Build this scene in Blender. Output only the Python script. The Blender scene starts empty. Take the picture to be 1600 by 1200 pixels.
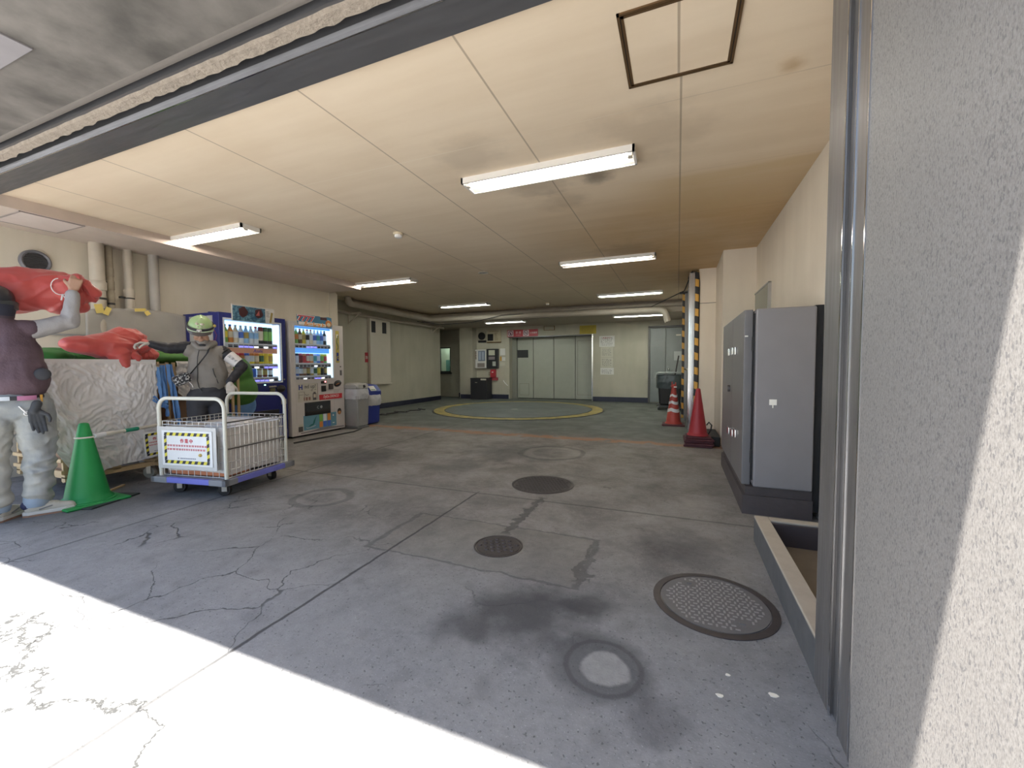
import bpy, bmesh, math, random
from mathutils import Vector, Matrix, noise, Euler
random.seed(7)
SC = bpy.context.scene
C = SC.collection
PI = math.pi

# ------------------------------------------------------------------ camera
CAMH = 1.1
yaw, pitch, roll, FPX = 0.384172737, -0.0462516, -0.0063525, 640.27
fv = Vector((-math.sin(yaw)*math.cos(pitch), math.cos(yaw)*math.cos(pitch), math.sin(pitch)))
rv = Vector((math.cos(yaw), math.sin(yaw), 0))
uv = rv.cross(fv)
r2 = math.cos(roll)*rv + math.sin(roll)*uv
u2 = -math.sin(roll)*rv + math.cos(roll)*uv
cd = bpy.data.cameras.new('camera')
cam = bpy.data.objects.new('camera', cd); C.objects.link(cam)
cd.sensor_fit = 'HORIZONTAL'; cd.sensor_width = 36; cd.lens = FPX/1600*36
cd.clip_start = 0.02
m = Matrix((r2, u2, -fv)).transposed().to_4x4(); m.translation = (0, 0, CAMH)
cam.matrix_world = m
SC.camera = cam

# ------------------------------------------------------------------ light
SUN_DIR = Vector((0.34, 0.220, -1.0)).normalized()      # direction the light travels
w = bpy.data.worlds.new('sky'); SC.world = w; w.use_nodes = True
wn = w.node_tree.nodes; wl = w.node_tree.links
bg = wn['Background']
sky = wn.new('ShaderNodeTexSky'); sky.sky_type = 'NISHITA'; sky.sun_disc = False
sky.sun_elevation = math.asin(-SUN_DIR.z)
sky.sun_rotation = math.atan2(-SUN_DIR.x, -SUN_DIR.y)
sky.air_density = 1.0; sky.dust_density = 1.0
wl.new(sky.outputs[0], bg.inputs[0]); bg.inputs[1].default_value = 0.30
sd = bpy.data.lights.new('sun', 'SUN'); sd.energy = 13.8; sd.angle = math.radians(0.6); sd.color = (1, .972, .915)
so = bpy.data.objects.new('sun', sd); C.objects.link(so)
so.rotation_euler = SUN_DIR.to_track_quat('-Z', 'Y').to_euler(); so.location = (-3, -3, 9)
SC.view_settings.view_transform = 'Standard'; SC.view_settings.look = 'None'
SC.view_settings.gamma = 1; SC.view_settings.use_curve_mapping = False
SC.view_settings.exposure = 0.62
TUBE = 52.0
TUBE_FRONT = 36.0  # glow added to the unlit-looking front tubes to brighten the interior

# ------------------------------------------------------------------ node helper
class NT:
    def __init__(s, name):
        s.m = bpy.data.materials.new(name); s.m.use_nodes = True
        s.n = s.m.node_tree.nodes; s.l = s.m.node_tree.links
        s.b = s.n['Principled BSDF']
        s.tc = s.n.new('ShaderNodeTexCoord').outputs['Object']
        sp = s.n.new('ShaderNodeSeparateXYZ'); s.l.new(s.tc, sp.inputs[0])
        s.x, s.y, s.z = sp.outputs
    def _in(s, sock, v):
        if hasattr(v, 'is_output'): s.l.new(v, sock)
        elif isinstance(v, (tuple, list)):
            sock.default_value = (tuple(v)+(1,)) if len(v) == 3 and sock.type == 'RGBA' else v
        else: sock.default_value = v
    def M(s, op, a, b=0, c=None):
        n = s.n.new('ShaderNodeMath'); n.operation = op; s._in(n.inputs[0], a); s._in(n.inputs[1], b)
        if c is not None: s._in(n.inputs[2], c)
        return n.outputs[0]
    def add(s, a, b): return s.M('ADD', a, b)
    def sub(s, a, b): return s.M('SUBTRACT', a, b)
    def mul(s, a, b): return s.M('MULTIPLY', a, b)
    def sm(s, v, a, b, lo=0., hi=1.):
        n = s.n.new('ShaderNodeMapRange'); n.interpolation_type = 'SMOOTHSTEP'
        s._in(n.inputs[0], v)
        for i, q in enumerate((a, b, lo, hi)): s._in(n.inputs[i+1], q)
        return n.outputs[0]
    def noise(s, scale, det=4, vec=None, rough=.55, dist=0):
        n = s.n.new('ShaderNodeTexNoise'); s.l.new(vec or s.tc, n.inputs['Vector'])
        n.inputs['Scale'].default_value = scale; n.inputs['Detail'].default_value = det
        n.inputs['Roughness'].default_value = rough; n.inputs['Distortion'].default_value = dist
        return n.outputs['Fac']
    def scaled(s, v3, off=(0, 0, 0)):
        n = s.n.new('ShaderNodeMapping'); s.l.new(s.tc, n.inputs[0]); n.inputs['Scale'].default_value = v3
        n.inputs['Location'].default_value = off
        return n.outputs[0]
    def mix(s, f, a, b):
        n = s.n.new('ShaderNodeMix'); n.data_type = 'RGBA'
        s._in(n.inputs['Factor'], f); s._in(n.inputs[6], a); s._in(n.inputs[7], b)
        return n.outputs[2]
    def line(s, v, c, w, soft=1.6):
        return s.sm(s.M('ABSOLUTE', s.sub(v, c)), w, w*soft, 1., 0.)
    def bump(s, h, strength=.3, dist=.01):
        n = s.n.new('ShaderNodeBump'); s._in(n.inputs['Height'], h)
        n.inputs['Strength'].default_value = strength; n.inputs['Distance'].default_value = dist
        s.l.new(n.outputs[0], s.b.inputs['Normal'])
    def out(s, col, rough=.6, metal=0.):
        s._in(s.b.inputs['Base Color'], col); s._in(s.b.inputs['Roughness'], rough)
        s._in(s.b.inputs['Metallic'], metal); return s.m

MATS = {}
def mat(name, col, rough=.6, metal=0., var=.12, scale=6., bump=0., bscale=40., spec=None, emit=None, alpha=None):
    if name in MATS: return MATS[name]
    t = NT(name)
    n = t.noise(scale, 5)
    lo = tuple(max(0, c*(1-var)) for c in col); hi = tuple(min(1, c*(1+var)) for c in col)
    t.out(t.mix(n, lo, hi), rough, metal)
    if bump: t.bump(t.noise(bscale, 4), bump, .01)
    if emit is not None:
        t.b.inputs['Emission Color'].default_value = tuple(col)+(1,)
        t.b.inputs['Emission Strength'].default_value = emit
    if alpha is not None: t.b.inputs['Alpha'].default_value = alpha
    if spec is not None: t.b.inputs['Specular IOR Level'].default_value = spec
    MATS[name] = t.m
    return t.m

# ------------------------------------------------------------------ mesh builder
class MB:
    def __init__(s): s.v = []; s.f = []; s.mi = []; s.mats = []; s.cur = 0; s.sm = []; s.wn = False; s.org = False
        
    def use(s, m):
        if m not in s.mats: s.mats.append(m)
        s.cur = s.mats.index(m); return s
    def addf(s, vs, fs, smooth=False):
        o = len(s.v); s.v += [tuple(v) for v in vs]
        for f in fs: s.f.append(tuple(i+o for i in f)); s.mi.append(s.cur); s.sm.append(smooth)
        return s
    def box(s, x0, x1, y0, y1, z0, z1, M=None):
        vs = [Vector(p) for p in ((x0,y0,z0),(x1,y0,z0),(x1,y1,z0),(x0,y1,z0),(x0,y0,z1),(x1,y0,z1),(x1,y1,z1),(x0,y1,z1))]
        if M: vs = [M @ v for v in vs]
        return s.addf(vs, [(0,3,2,1),(4,5,6,7),(0,1,5,4),(1,2,6,5),(2,3,7,6),(3,0,4,7)])
    def rbox(s, x0, x1, y0, y1, z0, z1, r=.01, M=None):       # box with chamfered edges
        bm = bmesh.new(); bmesh.ops.create_cube(bm, size=1)
        for v in bm.verts:
            v.co = Vector(((x0+x1)/2+v.co.x*(x1-x0), (y0+y1)/2+v.co.y*(y1-y0), (z0+z1)/2+v.co.z*(z1-z0)))
        bmesh.ops.bevel(bm, geom=bm.edges[:], offset=r, segments=2, affect='EDGES', profile=.5)
        bm.verts.index_update(); s.wn = True
        vs = [(M @ v.co) if M else v.co.copy() for v in bm.verts]
        s.addf(vs, [tuple(v.index for v in f.verts) for f in bm.faces], True); bm.free(); return s
    def cyl(s, p0, p1, r0, r1=None, n=16, cap=True, sx=1., up=None, smooth=True):
        p0 = Vector(p0); p1 = Vector(p1); r1 = r0 if r1 is None else r1
        d = (p1-p0).normalized(); a = Vector(up) if up else (Vector((0,0,1)) if abs(d.z) < .9 else Vector((1,0,0)))
        u = d.cross(a).normalized(); w_ = u.cross(d)
        vs = []
        for p, r in ((p0, r0), (p1, r1)):
            for i in range(n):
                t = 2*PI*i/n; vs.append(p + u*(math.cos(t)*r*sx) + w_*(math.sin(t)*r))
        s.addf(vs, [(i, (i+1) % n, n+(i+1) % n, n+i) for i in range(n)], smooth)
        if cap: s.addf(vs, [tuple(range(n-1, -1, -1)), tuple(range(n, 2*n))])
        return s
    def tube(s, pts, r, n=10, close=False):
        pts = [Vector(p) for p in pts]; rs = r if isinstance(r, (list, tuple)) else [r]*len(pts)
        vs = []; prev = None
        for i, p in enumerate(pts):
            a = pts[max(0, i-1)]; b = pts[min(len(pts)-1, i+1)]; d = (b-a).normalized()
            if prev is None:
                q = Vector((0,0,1)) if abs(d.z) < .9 else Vector((1,0,0)); prev = d.cross(q).normalized()
            u = (prev - d*prev.dot(d)).normalized(); prev = u; w_ = d.cross(u)
            for k in range(n):
                t = 2*PI*k/n; vs.append(p + u*math.cos(t)*rs[i] + w_*math.sin(t)*rs[i])
        fs = []
        for i in range(len(pts)-1):
            for k in range(n): fs.append((i*n+k, i*n+(k+1) % n, (i+1)*n+(k+1) % n, (i+1)*n+k))
        s.addf(vs, fs, True)
        s.addf(vs, [tuple(range(n-1, -1, -1)), tuple(range((len(pts)-1)*n, len(pts)*n))])
        return s
    def lathe(s, prof, c=(0,0,0), n=24, M=None, sy=1., smooth=True, cap=True):
        vs = []
        for r, z in prof:
            for i in range(n):
                t = 2*PI*i/n; v = Vector((c[0]+r*math.cos(t), c[1]+r*sy*math.sin(t), c[2]+z)); vs.append(M @ v if M else v)
        fs = []
        for j in range(len(prof)-1):
            for i in range(n): fs.append((j*n+i, j*n+(i+1) % n, (j+1)*n+(i+1) % n, (j+1)*n+i))
        s.addf(vs, fs, smooth)
        if cap: s.addf(vs, [tuple(range(n-1, -1, -1)), tuple(range((len(prof)-1)*n, len(prof)*n))])
        return s
    def ell(s, c, r, n=16, M=None):
        c = Vector(c); r = (r, r, r) if not isinstance(r, (tuple, list)) else r
        vs = [Vector((0,0,-1))]; k = n//2
        for j in range(1, k):
            ph = -PI/2+PI*j/k
            for i in range(n): vs.append(Vector((math.cos(ph)*math.cos(2*PI*i/n), math.cos(ph)*math.sin(2*PI*i/n), math.sin(ph))))
        vs.append(Vector((0,0,1)))
        vs = [Vector((v.x*r[0], v.y*r[1], v.z*r[2])) for v in vs]
        if M: vs = [M @ v for v in vs]
        vs = [v+c for v in vs]
        fs = [(0, 1+(i+1) % n, 1+i) for i in range(n)]
        for j in range(k-2):
            for i in range(n):
                a = 1+j*n+i; b = 1+j*n+(i+1) % n; fs.append((a, b, b+n, a+n))
        L = len(vs)-1; o = 1+(k-2)*n
        fs += [(L, o+i, o+(i+1) % n) for i in range(n)]
        return s.addf(vs, fs, True)
    def capsule(s, p0, p1, r0, r1=None, n=14, flat=1., side=None):
        """tapered limb: cone between two spheres; flat < 1 squashes it along 'side'"""
        p0 = Vector(p0); p1 = Vector(p1); r1 = r0 if r1 is None else r1
        d = (p1-p0); L = d.length
        d = d.normalized() if L > 1e-6 else Vector((0,0,1))
        a = Vector(side).normalized() if side else (Vector((0,0,1)) if abs(d.z) < .9 else Vector((1,0,0)))
        w_ = (a - d*a.dot(d)).normalized(); u = d.cross(w_)
        prof = [(math.cos(-PI/2+PI/2*j/5)*r0, math.sin(-PI/2+PI/2*j/5)*r0) for j in range(1, 6)]
        prof += [(math.cos(PI/2*j/5)*r1, L+math.sin(PI/2*j/5)*r1) for j in range(0, 5)]
        vs = [p0-d*r0]
        for r, h in prof:
            for i in range(n):
                t = 2*PI*i/n; vs.append(p0+d*h+u*math.cos(t)*r+w_*math.sin(t)*r*flat)
        vs.append(p1+d*r1)
        fs = [(0, 1+(i+1) % n, 1+i) for i in range(n)]
        for j in range(len(prof)-1):
            for i in range(n):
                A = 1+j*n+i; B = 1+j*n+(i+1) % n; fs.append((A, B, B+n, A+n))
        l = len(vs)-1; o = 1+(len(prof)-1)*n
        fs += [(l, o+i, o+(i+1) % n) for i in range(n)]
        return s.addf(vs, fs, True)
    def prism(s, poly, axis, a0, a1):
        """polygon in the two other axes, extruded along axis"""
        n = len(poly); vs = []
        for a in (a0, a1):
            for p, q in poly:
                vs.append({'x': (a, p, q), 'y': (p, a, q), 'z': (p, q, a)}[axis])
        return s.addf(vs, [tuple(range(n)), tuple(range(2*n-1, n-1, -1))] + [(i, n+i, n+(i+1) % n, (i+1) % n) for i in range(n)])

LOCAL = set()
def fixn(me):
    bm = bmesh.new(); bm.from_mesh(me); bmesh.ops.recalc_face_normals(bm, faces=bm.faces[:]); bm.to_mesh(me); bm.free()
def build(name, mb, m=None, parent=None, label=None, cat=None, group=None, kind=None, bevel=0, fix=True):
    me = bpy.data.meshes.new(name)
    off = Vector((0,0,0))
    if parent is not None and parent.name not in LOCAL:
        p = parent
        while p is not None: off += p.location; p = p.parent
    me.from_pydata([tuple(Vector(v)-off) for v in mb.v], [], mb.f)
    ms = mb.mats if mb.mats else [m]
    for k in ms: me.materials.append(k)
    for p, i, sflag in zip(me.polygons, mb.mi, mb.sm): p.material_index = i; p.use_smooth = sflag
    me.update()
    if fix: fixn(me)
    if not mb.org and any(mb.sm): me.set_sharp_from_angle(angle=math.radians(50))
    o = bpy.data.objects.new(name, me); C.objects.link(o)
    if parent is not None: o.parent = parent
    if parent is not None and parent.name in LOCAL: LOCAL.add(o.name)
    if bevel:
        b = o.modifiers.new('bevel', 'BEVEL'); b.width = bevel; b.segments = 2; b.limit_method = 'ANGLE'
    if mb.wn or bevel:
        b = o.modifiers.new('weighted', 'WEIGHTED_NORMAL'); b.keep_sharp = True
    if label: o['label'] = label
    if cat: o['category'] = cat
    if group: o['group'] = group
    if kind: o['kind'] = kind
    return o
def thing(name, label, cat, loc=(0,0,0), group=None, local=False, kind=None):
    o = bpy.data.objects.new(name, None); C.objects.link(o); o.location = loc
    o.empty_display_size = .1
    o['label'] = label; o['category'] = cat
    if group: o['group'] = group
    if kind: o['kind'] = kind
    if local: LOCAL.add(o.name)
    return o
def struct(name, mb, m, label, cat='wall', bevel=0):
    return build(name, mb, m, None, label, cat, None, 'structure', bevel)
def centre(o):
    """move a top-level mesh's origin to the middle of its footprint"""
    vs = [v.co for v in o.data.vertices]
    c = Vector(((min(v.x for v in vs)+max(v.x for v in vs))/2, (min(v.y for v in vs)+max(v.y for v in vs))/2, min(v.z for v in vs)))
    o.data.transform(Matrix.Translation(-c)); o.location = o.location + c
    return o
def single(name, mb, m, label, cat, group=None, bevel=0, kind=None):
    return centre(build(name, mb, m, None, label, cat, group, kind, bevel))
def copy_tree(o, parent=None, loc=None, rot=None, label=None):
    c = o.copy(); C.objects.link(c)
    if parent: c.parent = parent
    if o.name in LOCAL: LOCAL.add(c.name)
    if loc is not None: c.location = loc
    if rot is not None: c.rotation_euler = (0, 0, rot)
    if label: c['label'] = label
    for ch in [q for q in bpy.data.objects if q.parent == o]: copy_tree(ch, c)
    return c

FAC = {'x': (Vector((0,1,0)), Vector((0,0,1))), 'y': (Vector((1,0,0)), Vector((0,0,1)))}   # facing +x / facing -y
CJK = None
def text(s, size, m, pos, face, name='lettering', parent=None, squash=1., depth=.0012, right=None, up=None, shear=0, width=None, bold=0):
    cu = bpy.data.curves.new(name, 'FONT'); cu.body = s; cu.size = size; cu.align_x = 'CENTER'; cu.align_y = 'CENTER'
    cu.extrude = depth; cu.shear = shear; cu.offset = bold; cu.resolution_u = 3
    to = bpy.data.objects.new('tmp', cu); C.objects.link(to)
    dg = bpy.context.evaluated_depsgraph_get(); dg.update()
    me = bpy.data.meshes.new_from_object(to.evaluated_get(dg))
    bpy.data.objects.remove(to)
    R, U = FAC[face] if face else (Vector(right), Vector(up))
    Nn = R.cross(U)
    if me.vertices:
        xs = [v.co.x for v in me.vertices]; ys = [v.co.y for v in me.vertices]
        cx = (min(xs)+max(xs))/2; cy = (min(ys)+max(ys))/2
        k = (width/(max(xs)-min(xs))) if width else squash
    else: cx = cy = 0; k = 1
    off = Vector((0,0,0)); p = parent
    if parent is None or parent.name not in LOCAL:
        while p is not None: off += p.location; p = p.parent
    for v in me.vertices:
        v.co = Vector(pos)-off + R*((v.co.x-cx)*k) + U*(v.co.y-cy) + Nn*(v.co.z)
    me.materials.clear(); me.materials.append(m)
    me.name = name
    o = bpy.data.objects.new(name, me); C.objects.link(o)
    if parent is not None:
        o.parent = parent
        if parent.name in LOCAL: LOCAL.add(o.name)
    return o

def blob(mb, voxel=.008, smooth=6, disp=None):
    """union of overlapping closed shapes as one continuous surface"""
    me = bpy.data.meshes.new('b'); me.from_pydata([tuple(v) for v in mb.v], [], mb.f); me.update(); fixn(me)
    o = bpy.data.objects.new('b', me); C.objects.link(o)
    r = o.modifiers.new('r', 'REMESH'); r.mode = 'VOXEL'; r.voxel_size = voxel
    if smooth:
        s = o.modifiers.new('s', 'SMOOTH'); s.iterations = smooth; s.factor = .5
    dg = bpy.context.evaluated_depsgraph_get(); dg.update()
    m2 = bpy.data.meshes.new_from_object(o.evaluated_get(dg))
    bpy.data.objects.remove(o)
    if disp:
        ns = [v.normal.copy() for v in m2.vertices]
        for v, n in zip(m2.vertices, ns): v.co += n*disp(v.co.copy(), n)
    out = MB(); out.org = True; out.v = [tuple(v.co) for v in m2.vertices]; out.f = [tuple(p.vertices) for p in m2.polygons]
    out.mi = [0]*len(out.f); out.sm = [True]*len(out.f)
    return out
def ridged(p, sc, seed=0):
    q = Vector((p.x*sc[0]+seed, p.y*sc[1], p.z*sc[2]))
    return 1-abs(noise.noise(q))*2

# ================================================================== SETTING
def floor_material(name='worn_concrete_floor', pale=0.):
    t = NT(name)
    big = t.noise(.55, 6, rough=.6); mid = t.noise(2.3, 8, rough=.65, dist=.4); fine = t.noise(28, 6, rough=.7); grit = t.noise(130, 3)
    v = t.add(t.mul(big, .45), t.add(t.mul(mid, .4), t.mul(fine, .3)))
    f = t.sm(v, .34, .80)
    col = t.mix(f, (.112, .103, .092), (.335, .315, .29))
    # coarser pale aggregate towards the street, bluish sky light tinted into its colour
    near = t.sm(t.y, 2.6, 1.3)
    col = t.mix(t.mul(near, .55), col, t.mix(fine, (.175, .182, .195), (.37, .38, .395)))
    pit = t.sm(t.noise(75, 2), .62, .70)
    col = t.mix(t.mul(pit, .55), col, (.06, .06, .06))
    if pale: col = t.mix(t.mul(t.sm(t.y, 1.05, .82), pale), col, t.mix(fine, (.42, .41, .40), (.68, .67, .65)))  # sunlit part painted paler so it bounces more light inside
    if pale:
        col_p = col
        cr = t.line(t.add(t.y, t.add(t.mul(t.sub(t.noise(1.6, 7, rough=.65), .5), 1.1), t.mul(t.x, .12))), .42, .006, 3); cr = t.mul(cr, t.sm(t.x, -.95, -1.15))
        pt = t.sm(t.noise(70, 3, rough=.7), .68, .72); pt = t.mul(pt, t.sm(t.noise(2, 3), .4, .6, .3, 1.))
        col = t.mix(t.M('MAXIMUM', t.mul(cr, .95), t.mul(pt, .75)), col, (.04, .04, .038))
    spec = t.sm(grit, .60, .74); col = t.mix(t.mul(spec, .45), col, (.55, .54, .53)); mott = t.noise(7, 7, rough=.75); col = t.mix(t.mul(t.sm(mott, .50, .66), .35), col, (.085, .082, .08))
    # painted, greenish rear part
    wob = t.mul(t.sub(t.noise(1.1, 4), .5), .5)
    yw = t.add(t.y, wob)
    rear = t.sm(yw, 5.9, 6.5)
    col = t.mix(t.mul(rear, .85), col, t.mix(mid, (.072, .082, .072), (.15, .165, .150)))
    # rust-orange line across
    nz = t.noise(3.5, 5); yo = t.add(t.y, t.mul(t.sub(nz, .5), .28))
    st = t.mul(t.line(yo, 5.98, .07, 2.4), t.sm(t.noise(5, 5), .36, .52))
    col = t.mix(t.mul(st, .8), col, (.36, .17, .085))
    # saw joints
    warp = t.mul(t.sub(t.noise(9, 3), .5), .02)
    xj = t.add(t.x, warp); yj = t.add(t.y, warp)
    dk = t.mul(t.mul(t.line(xj, -1.59, .004, 3), t.sm(t.y, 3.2, 3.1)), .8)
    dk = t.M('MAXIMUM', dk, t.mul(t.line(yj, 3.12, .006, 3), .5))
    dk = t.M('MAXIMUM', dk, t.mul(t.line(t.add(xj, t.mul(t.sub(t.y, 3.2), .05)), -3.62, .006, 3), .5))
    # square patch round the small cover
    xa = t.M('ABSOLUTE', t.sub(t.add(t.x, t.mul(warp, 3)), -1.1)); ya = t.M('ABSOLUTE', t.sub(t.add(t.y, t.mul(warp, 3)), 2.24))
    box = t.M('MAXIMUM', t.mul(xa, .46), ya)
    dk = t.M('MAXIMUM', dk, t.mul(t.line(box, .30, .004, 3), .45))
    inside = t.sm(box, .30, .28)
    col = t.mix(t.mul(inside, .35), col, t.mix(mid, (.12, .11, .085), (.24, .225, .19)))
    # crumbled channel between the two round covers
    xc = t.add(t.x, t.mul(t.sub(t.noise(14, 5), .5), .16))
    ch = t.mul(t.line(xc, -1.03, .022, 1.7), t.mul(t.sm(t.y, 2.38, 2.45), t.sm(t.y, 3.24, 3.14)))
    dk = t.M('MAXIMUM', dk, t.mul(ch, .65))
    xe = t.add(t.x, t.mul(t.sub(t.noise(7, 5), .5), .3))
    ch2 = t.mul(t.line(xe, -.47, .018, 1.8), t.mul(t.sm(t.y, 1.98, 2.02), t.sm(t.y, 2.52, 2.46)))
    dk = t.M('MAXIMUM', dk, t.mul(ch2, .5))
    # cracks
    n2 = t.n.new('ShaderNodeTexNoise'); n2.inputs['Scale'].default_value = 2.2; n2.inputs['Detail'].default_value = 6
    t.l.new(t.tc, n2.inputs['Vector'])
    vm = t.n.new('ShaderNodeVectorMath'); vm.operation = 'MULTIPLY_ADD'; t.l.new(n2.outputs['Color'], vm.inputs[0])
    vm.inputs[1].default_value = (.55, .55, 0); t.l.new(t.tc, vm.inputs[2])
    vo = t.n.new('ShaderNodeTexVoronoi'); vo.feature = 'DISTANCE_TO_EDGE'; vo.inputs['Scale'].default_value = 1.9
    t.l.new(vm.outputs[0], vo.inputs['Vector'])
    cm = t.mul(t.sm(vo.outputs['Distance'], .0075, .002), t.mul(t.sm(t.x, -1.2, -2.0), t.sm(t.y, 3.1, 2.2)))
    cm = t.mul(cm, t.sm(t.noise(1.3, 2), .42, .52))
    cm2 = t.mul(t.sm(vo.outputs['Distance'], .006, .002), t.sm(t.noise(1.7, 3, t.scaled((1, 1, 1), (5, 2, 0))), .56, .66))
    dk = t.M('MAXIMUM', dk, t.mul(t.M('MAXIMUM', cm, t.mul(cm2, .7)), .8))
    col = t.mix(dk, col, (.035, .034, .034))
    # oil stains
    def disc(cx, cy, r0, r1, ns=1.0, sc=4.):
        dx = t.sub(t.x, cx); dy = t.sub(t.y, cy)
        d = t.M('SQRT', t.add(t.mul(dx, dx), t.mul(dy, dy)))
        d = t.add(d, t.mul(t.sub(t.noise(sc, 5), .5), ns))
        return t.sm(d, r1, r0), d
    for cx, cy, r0, r1, k, ns in ((-.62, 1.66, .10, .34, .80, .5), (-.36, 1.84, .02, .16, .7, .3), (-.82, 1.52, .02, .2, .6, .3), (-.25, 1.46, .13, .22, .6, .12),
                              (-3.6, 3.8, .2, .75, .6, 1.), (-1.9, 4.8, .2, .9, .5, 1.2), (.05, 2.6, .05, .4, .5, .6), (-4.6, 1.9, .5, 1.2, .45, .8), (-2.2, 3.9, .1, .5, .4, .7)):
        s_, _d = disc(cx, cy, r0, r1, ns); col = t.mix(t.mul(s_, k), col, (.052, .052, .055))
    s_, _d = disc(-.05, 1.25, .02, .14, .5); col = t.mix(t.mul(s_, .45), col, (.05, .05, .055))
    s_, _d = disc(-.228, 1.457, .075, .095, .06, 9.); col = t.mix(t.mul(s_, .9), col, t.mix(fine, (.2, .2, .19), (.42, .41, .39)))
    _s, d = disc(-.24, 1.46, .1, .2, .0); col = t.mix(t.mul(t.line(t.add(d, t.mul(t.sub(mid, .5), .05)), .135, .005, 3), .35), col, (.03, .03, .03))
    for cx, cy, r in ((-2.75, 2.55, .17), (-1.45, 4.9, .3)):
        _s, d = disc(cx, cy, .1, .2, .12, 5.); col = t.mix(t.mul(t.line(d, r, .03, 2.), .3), col, (.32, .30, .27))
        _s, d = disc(cx, cy, .1, .2, .10, 5.); col = t.mix(t.mul(t.line(d, r*1.3, .02, 2.), .45), col, (.06, .06, .06))
    h = t.sub(t.add(t.mul(fine, .5), t.mul(grit, .35)), t.add(t.mul(dk, 1.5), t.mul(pit, .8)))
    t.bump(h, .55, .006)
    t.out(col, t.sm(mid, .3, .7, .78, .6))
    t.b.inputs['Specular IOR Level'].default_value = .35
    return t.m

def ceiling_material():
    t = NT('cream_ceiling_board')
    n = t.noise(.9, 6); streak = t.noise(3, 5, t.scaled((.25, 2.2, 1)))
    f = t.sm(t.add(t.mul(n, .5), t.mul(streak, .5)), .3, .75)
    col = t.mix(f, (.72, .585, .42), (.82, .69, .52))
    # tobacco-brown water stains, right rear
    g = t.mul(t.sm(t.x, -2.4, .3), t.mul(t.sm(t.y, 3.2, 4.7), t.sm(t.y, 10.5, 7.5)))
    col = t.mix(t.mul(g, t.sm(t.noise(1.1, 5), .2, .6, .55, 1.)), col, t.mix(streak, (.52, .33, .145), (.68, .49, .27)))
    g2 = t.mul(t.sm(t.add(t.x, t.mul(t.sub(n, .5), .6)), -.5, .1), t.mul(t.sm(t.add(t.y, t.mul(t.sub(streak, .5), .5)), 3.5, 3.62), t.sm(t.y, 4.6, 4.3)))
    col = t.mix(t.mul(g2, t.sm(streak, .35, .6, .25, .65)), col, (.60, .44, .23))
    for cx, cy, r, k, c2 in ((.52, 2.52, .10, .6, (.42, .26, .10)), (-.62, 3.35, .17, .75, (.16, .13, .10)), (-1.1, 3.3, .35, .4, (.30, .24, .18)), (-.2, 2.9, .5, .28, (.35, .28, .2)), (-1.0, 3.75, .3, .3, (.3, .22, .14)), (-1.4, 2.7, .35, .3, (.33, .27, .2)), (-.6, 5.7, .6, .35, (.25, .15, .07))):
        dx = t.sub(t.x, cx); dy = t.sub(t.y, cy)
        d = t.add(t.M('SQRT', t.add(t.mul(dx, dx), t.mul(dy, dy))), t.mul(t.sub(t.noise(5, 4), .5), r*1.2))
        col = t.mix(t.mul(t.sm(d, r, r*.2), k), col, c2)
    rear = t.sm(t.y, 7.2, 10.5); col = t.mix(t.mul(rear, .3), col, (.40, .34, .27))  # darker towards the rear, the weaker light there put into the colour
    # joints of the boards
    fx = t.M('ABSOLUTE', t.sub(t.M('FRACT', t.add(t.M('DIVIDE', t.x, .967), 10.5)), .5))
    fy = t.M('ABSOLUTE', t.sub(t.M('FRACT', t.add(t.M('DIVIDE', t.sub(t.y, 2.58), .968), 10.5)), .5))
    lx = t.sm(fx, .0042, .0075, 1., 0.); ly = t.sm(fy, .003, .006, 1., 0.)
    col = t.mix(t.mul(lx, .55), col, (.20, .15, .10))
    col = t.mix(t.mul(ly, t.sm(t.noise(.8, 2), .45, .6, .12, .35)), col, t.mix(t.sm(t.x, -.6, .2), (.86, .78, .64), (.25, .18, .11)))
    t.bump(t.noise(45, 3), .06, .004)
    t.out(col, .62)
    return t.m

def wall_material(name, lo, hi, low_dirt=.35, scale=1.5):
    t = NT(name)
    n = t.noise(scale, 6); s2 = t.noise(2.5, 5, t.scaled((1.6, 1.6, .3)))
    col = t.mix(t.sm(t.add(t.mul(n, .5), t.mul(s2, .5)), .3, .72), lo, hi)
    dirt = t.mul(t.sm(t.add(t.z, t.mul(t.sub(n, .5), .8)), .55, .0), low_dirt)
    col = t.mix(dirt, col, tuple(c*.45 for c in lo))
    t.bump(t.noise(60, 4), .12, .004)
    t.out(col, .7); return t.m

def granite():
    t = NT('speckled_granite')
    st = t.scaled((1, 1.2, .55))
    a = t.noise(330, 3, st, .6); b = t.noise(205, 2, st); c = t.noise(1.6, 5, t.scaled((1, 1, .35)))
    col = t.mix(t.sm(a, .30, .70), (.175, .162, .150), (.265, .248, .230))
    col = t.mix(t.mul(t.sm(b, .575, .63), .62), col, (.085, .083, .088))
    col = t.mix(t.mul(t.sm(c, .45, .8), .35), col, (.16, .15, .145))
    t.bump(t.add(t.mul(a, .5), t.mul(b, .5)), .2, .002)
    t.out(col, .5); return t.m

def steel(name, base=(.42, .40, .38), rough=.28, axis=(40, 40, 1.2), dirt=.3):
    t = NT(name)
    a = t.noise(3, 5, t.scaled(axis)); c = t.noise(1.3, 5)
    col = t.mix(a, tuple(x*.8 for x in base), tuple(min(1, x*1.15) for x in base))
    col = t.mix(t.mul(t.sm(c, .45, .75), dirt), col, tuple(x*.45 for x in base))
    t.out(col, t.sm(a, .3, .7, rough*.8, rough*1.4), .85); t.m.name = name
    return t.m

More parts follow.
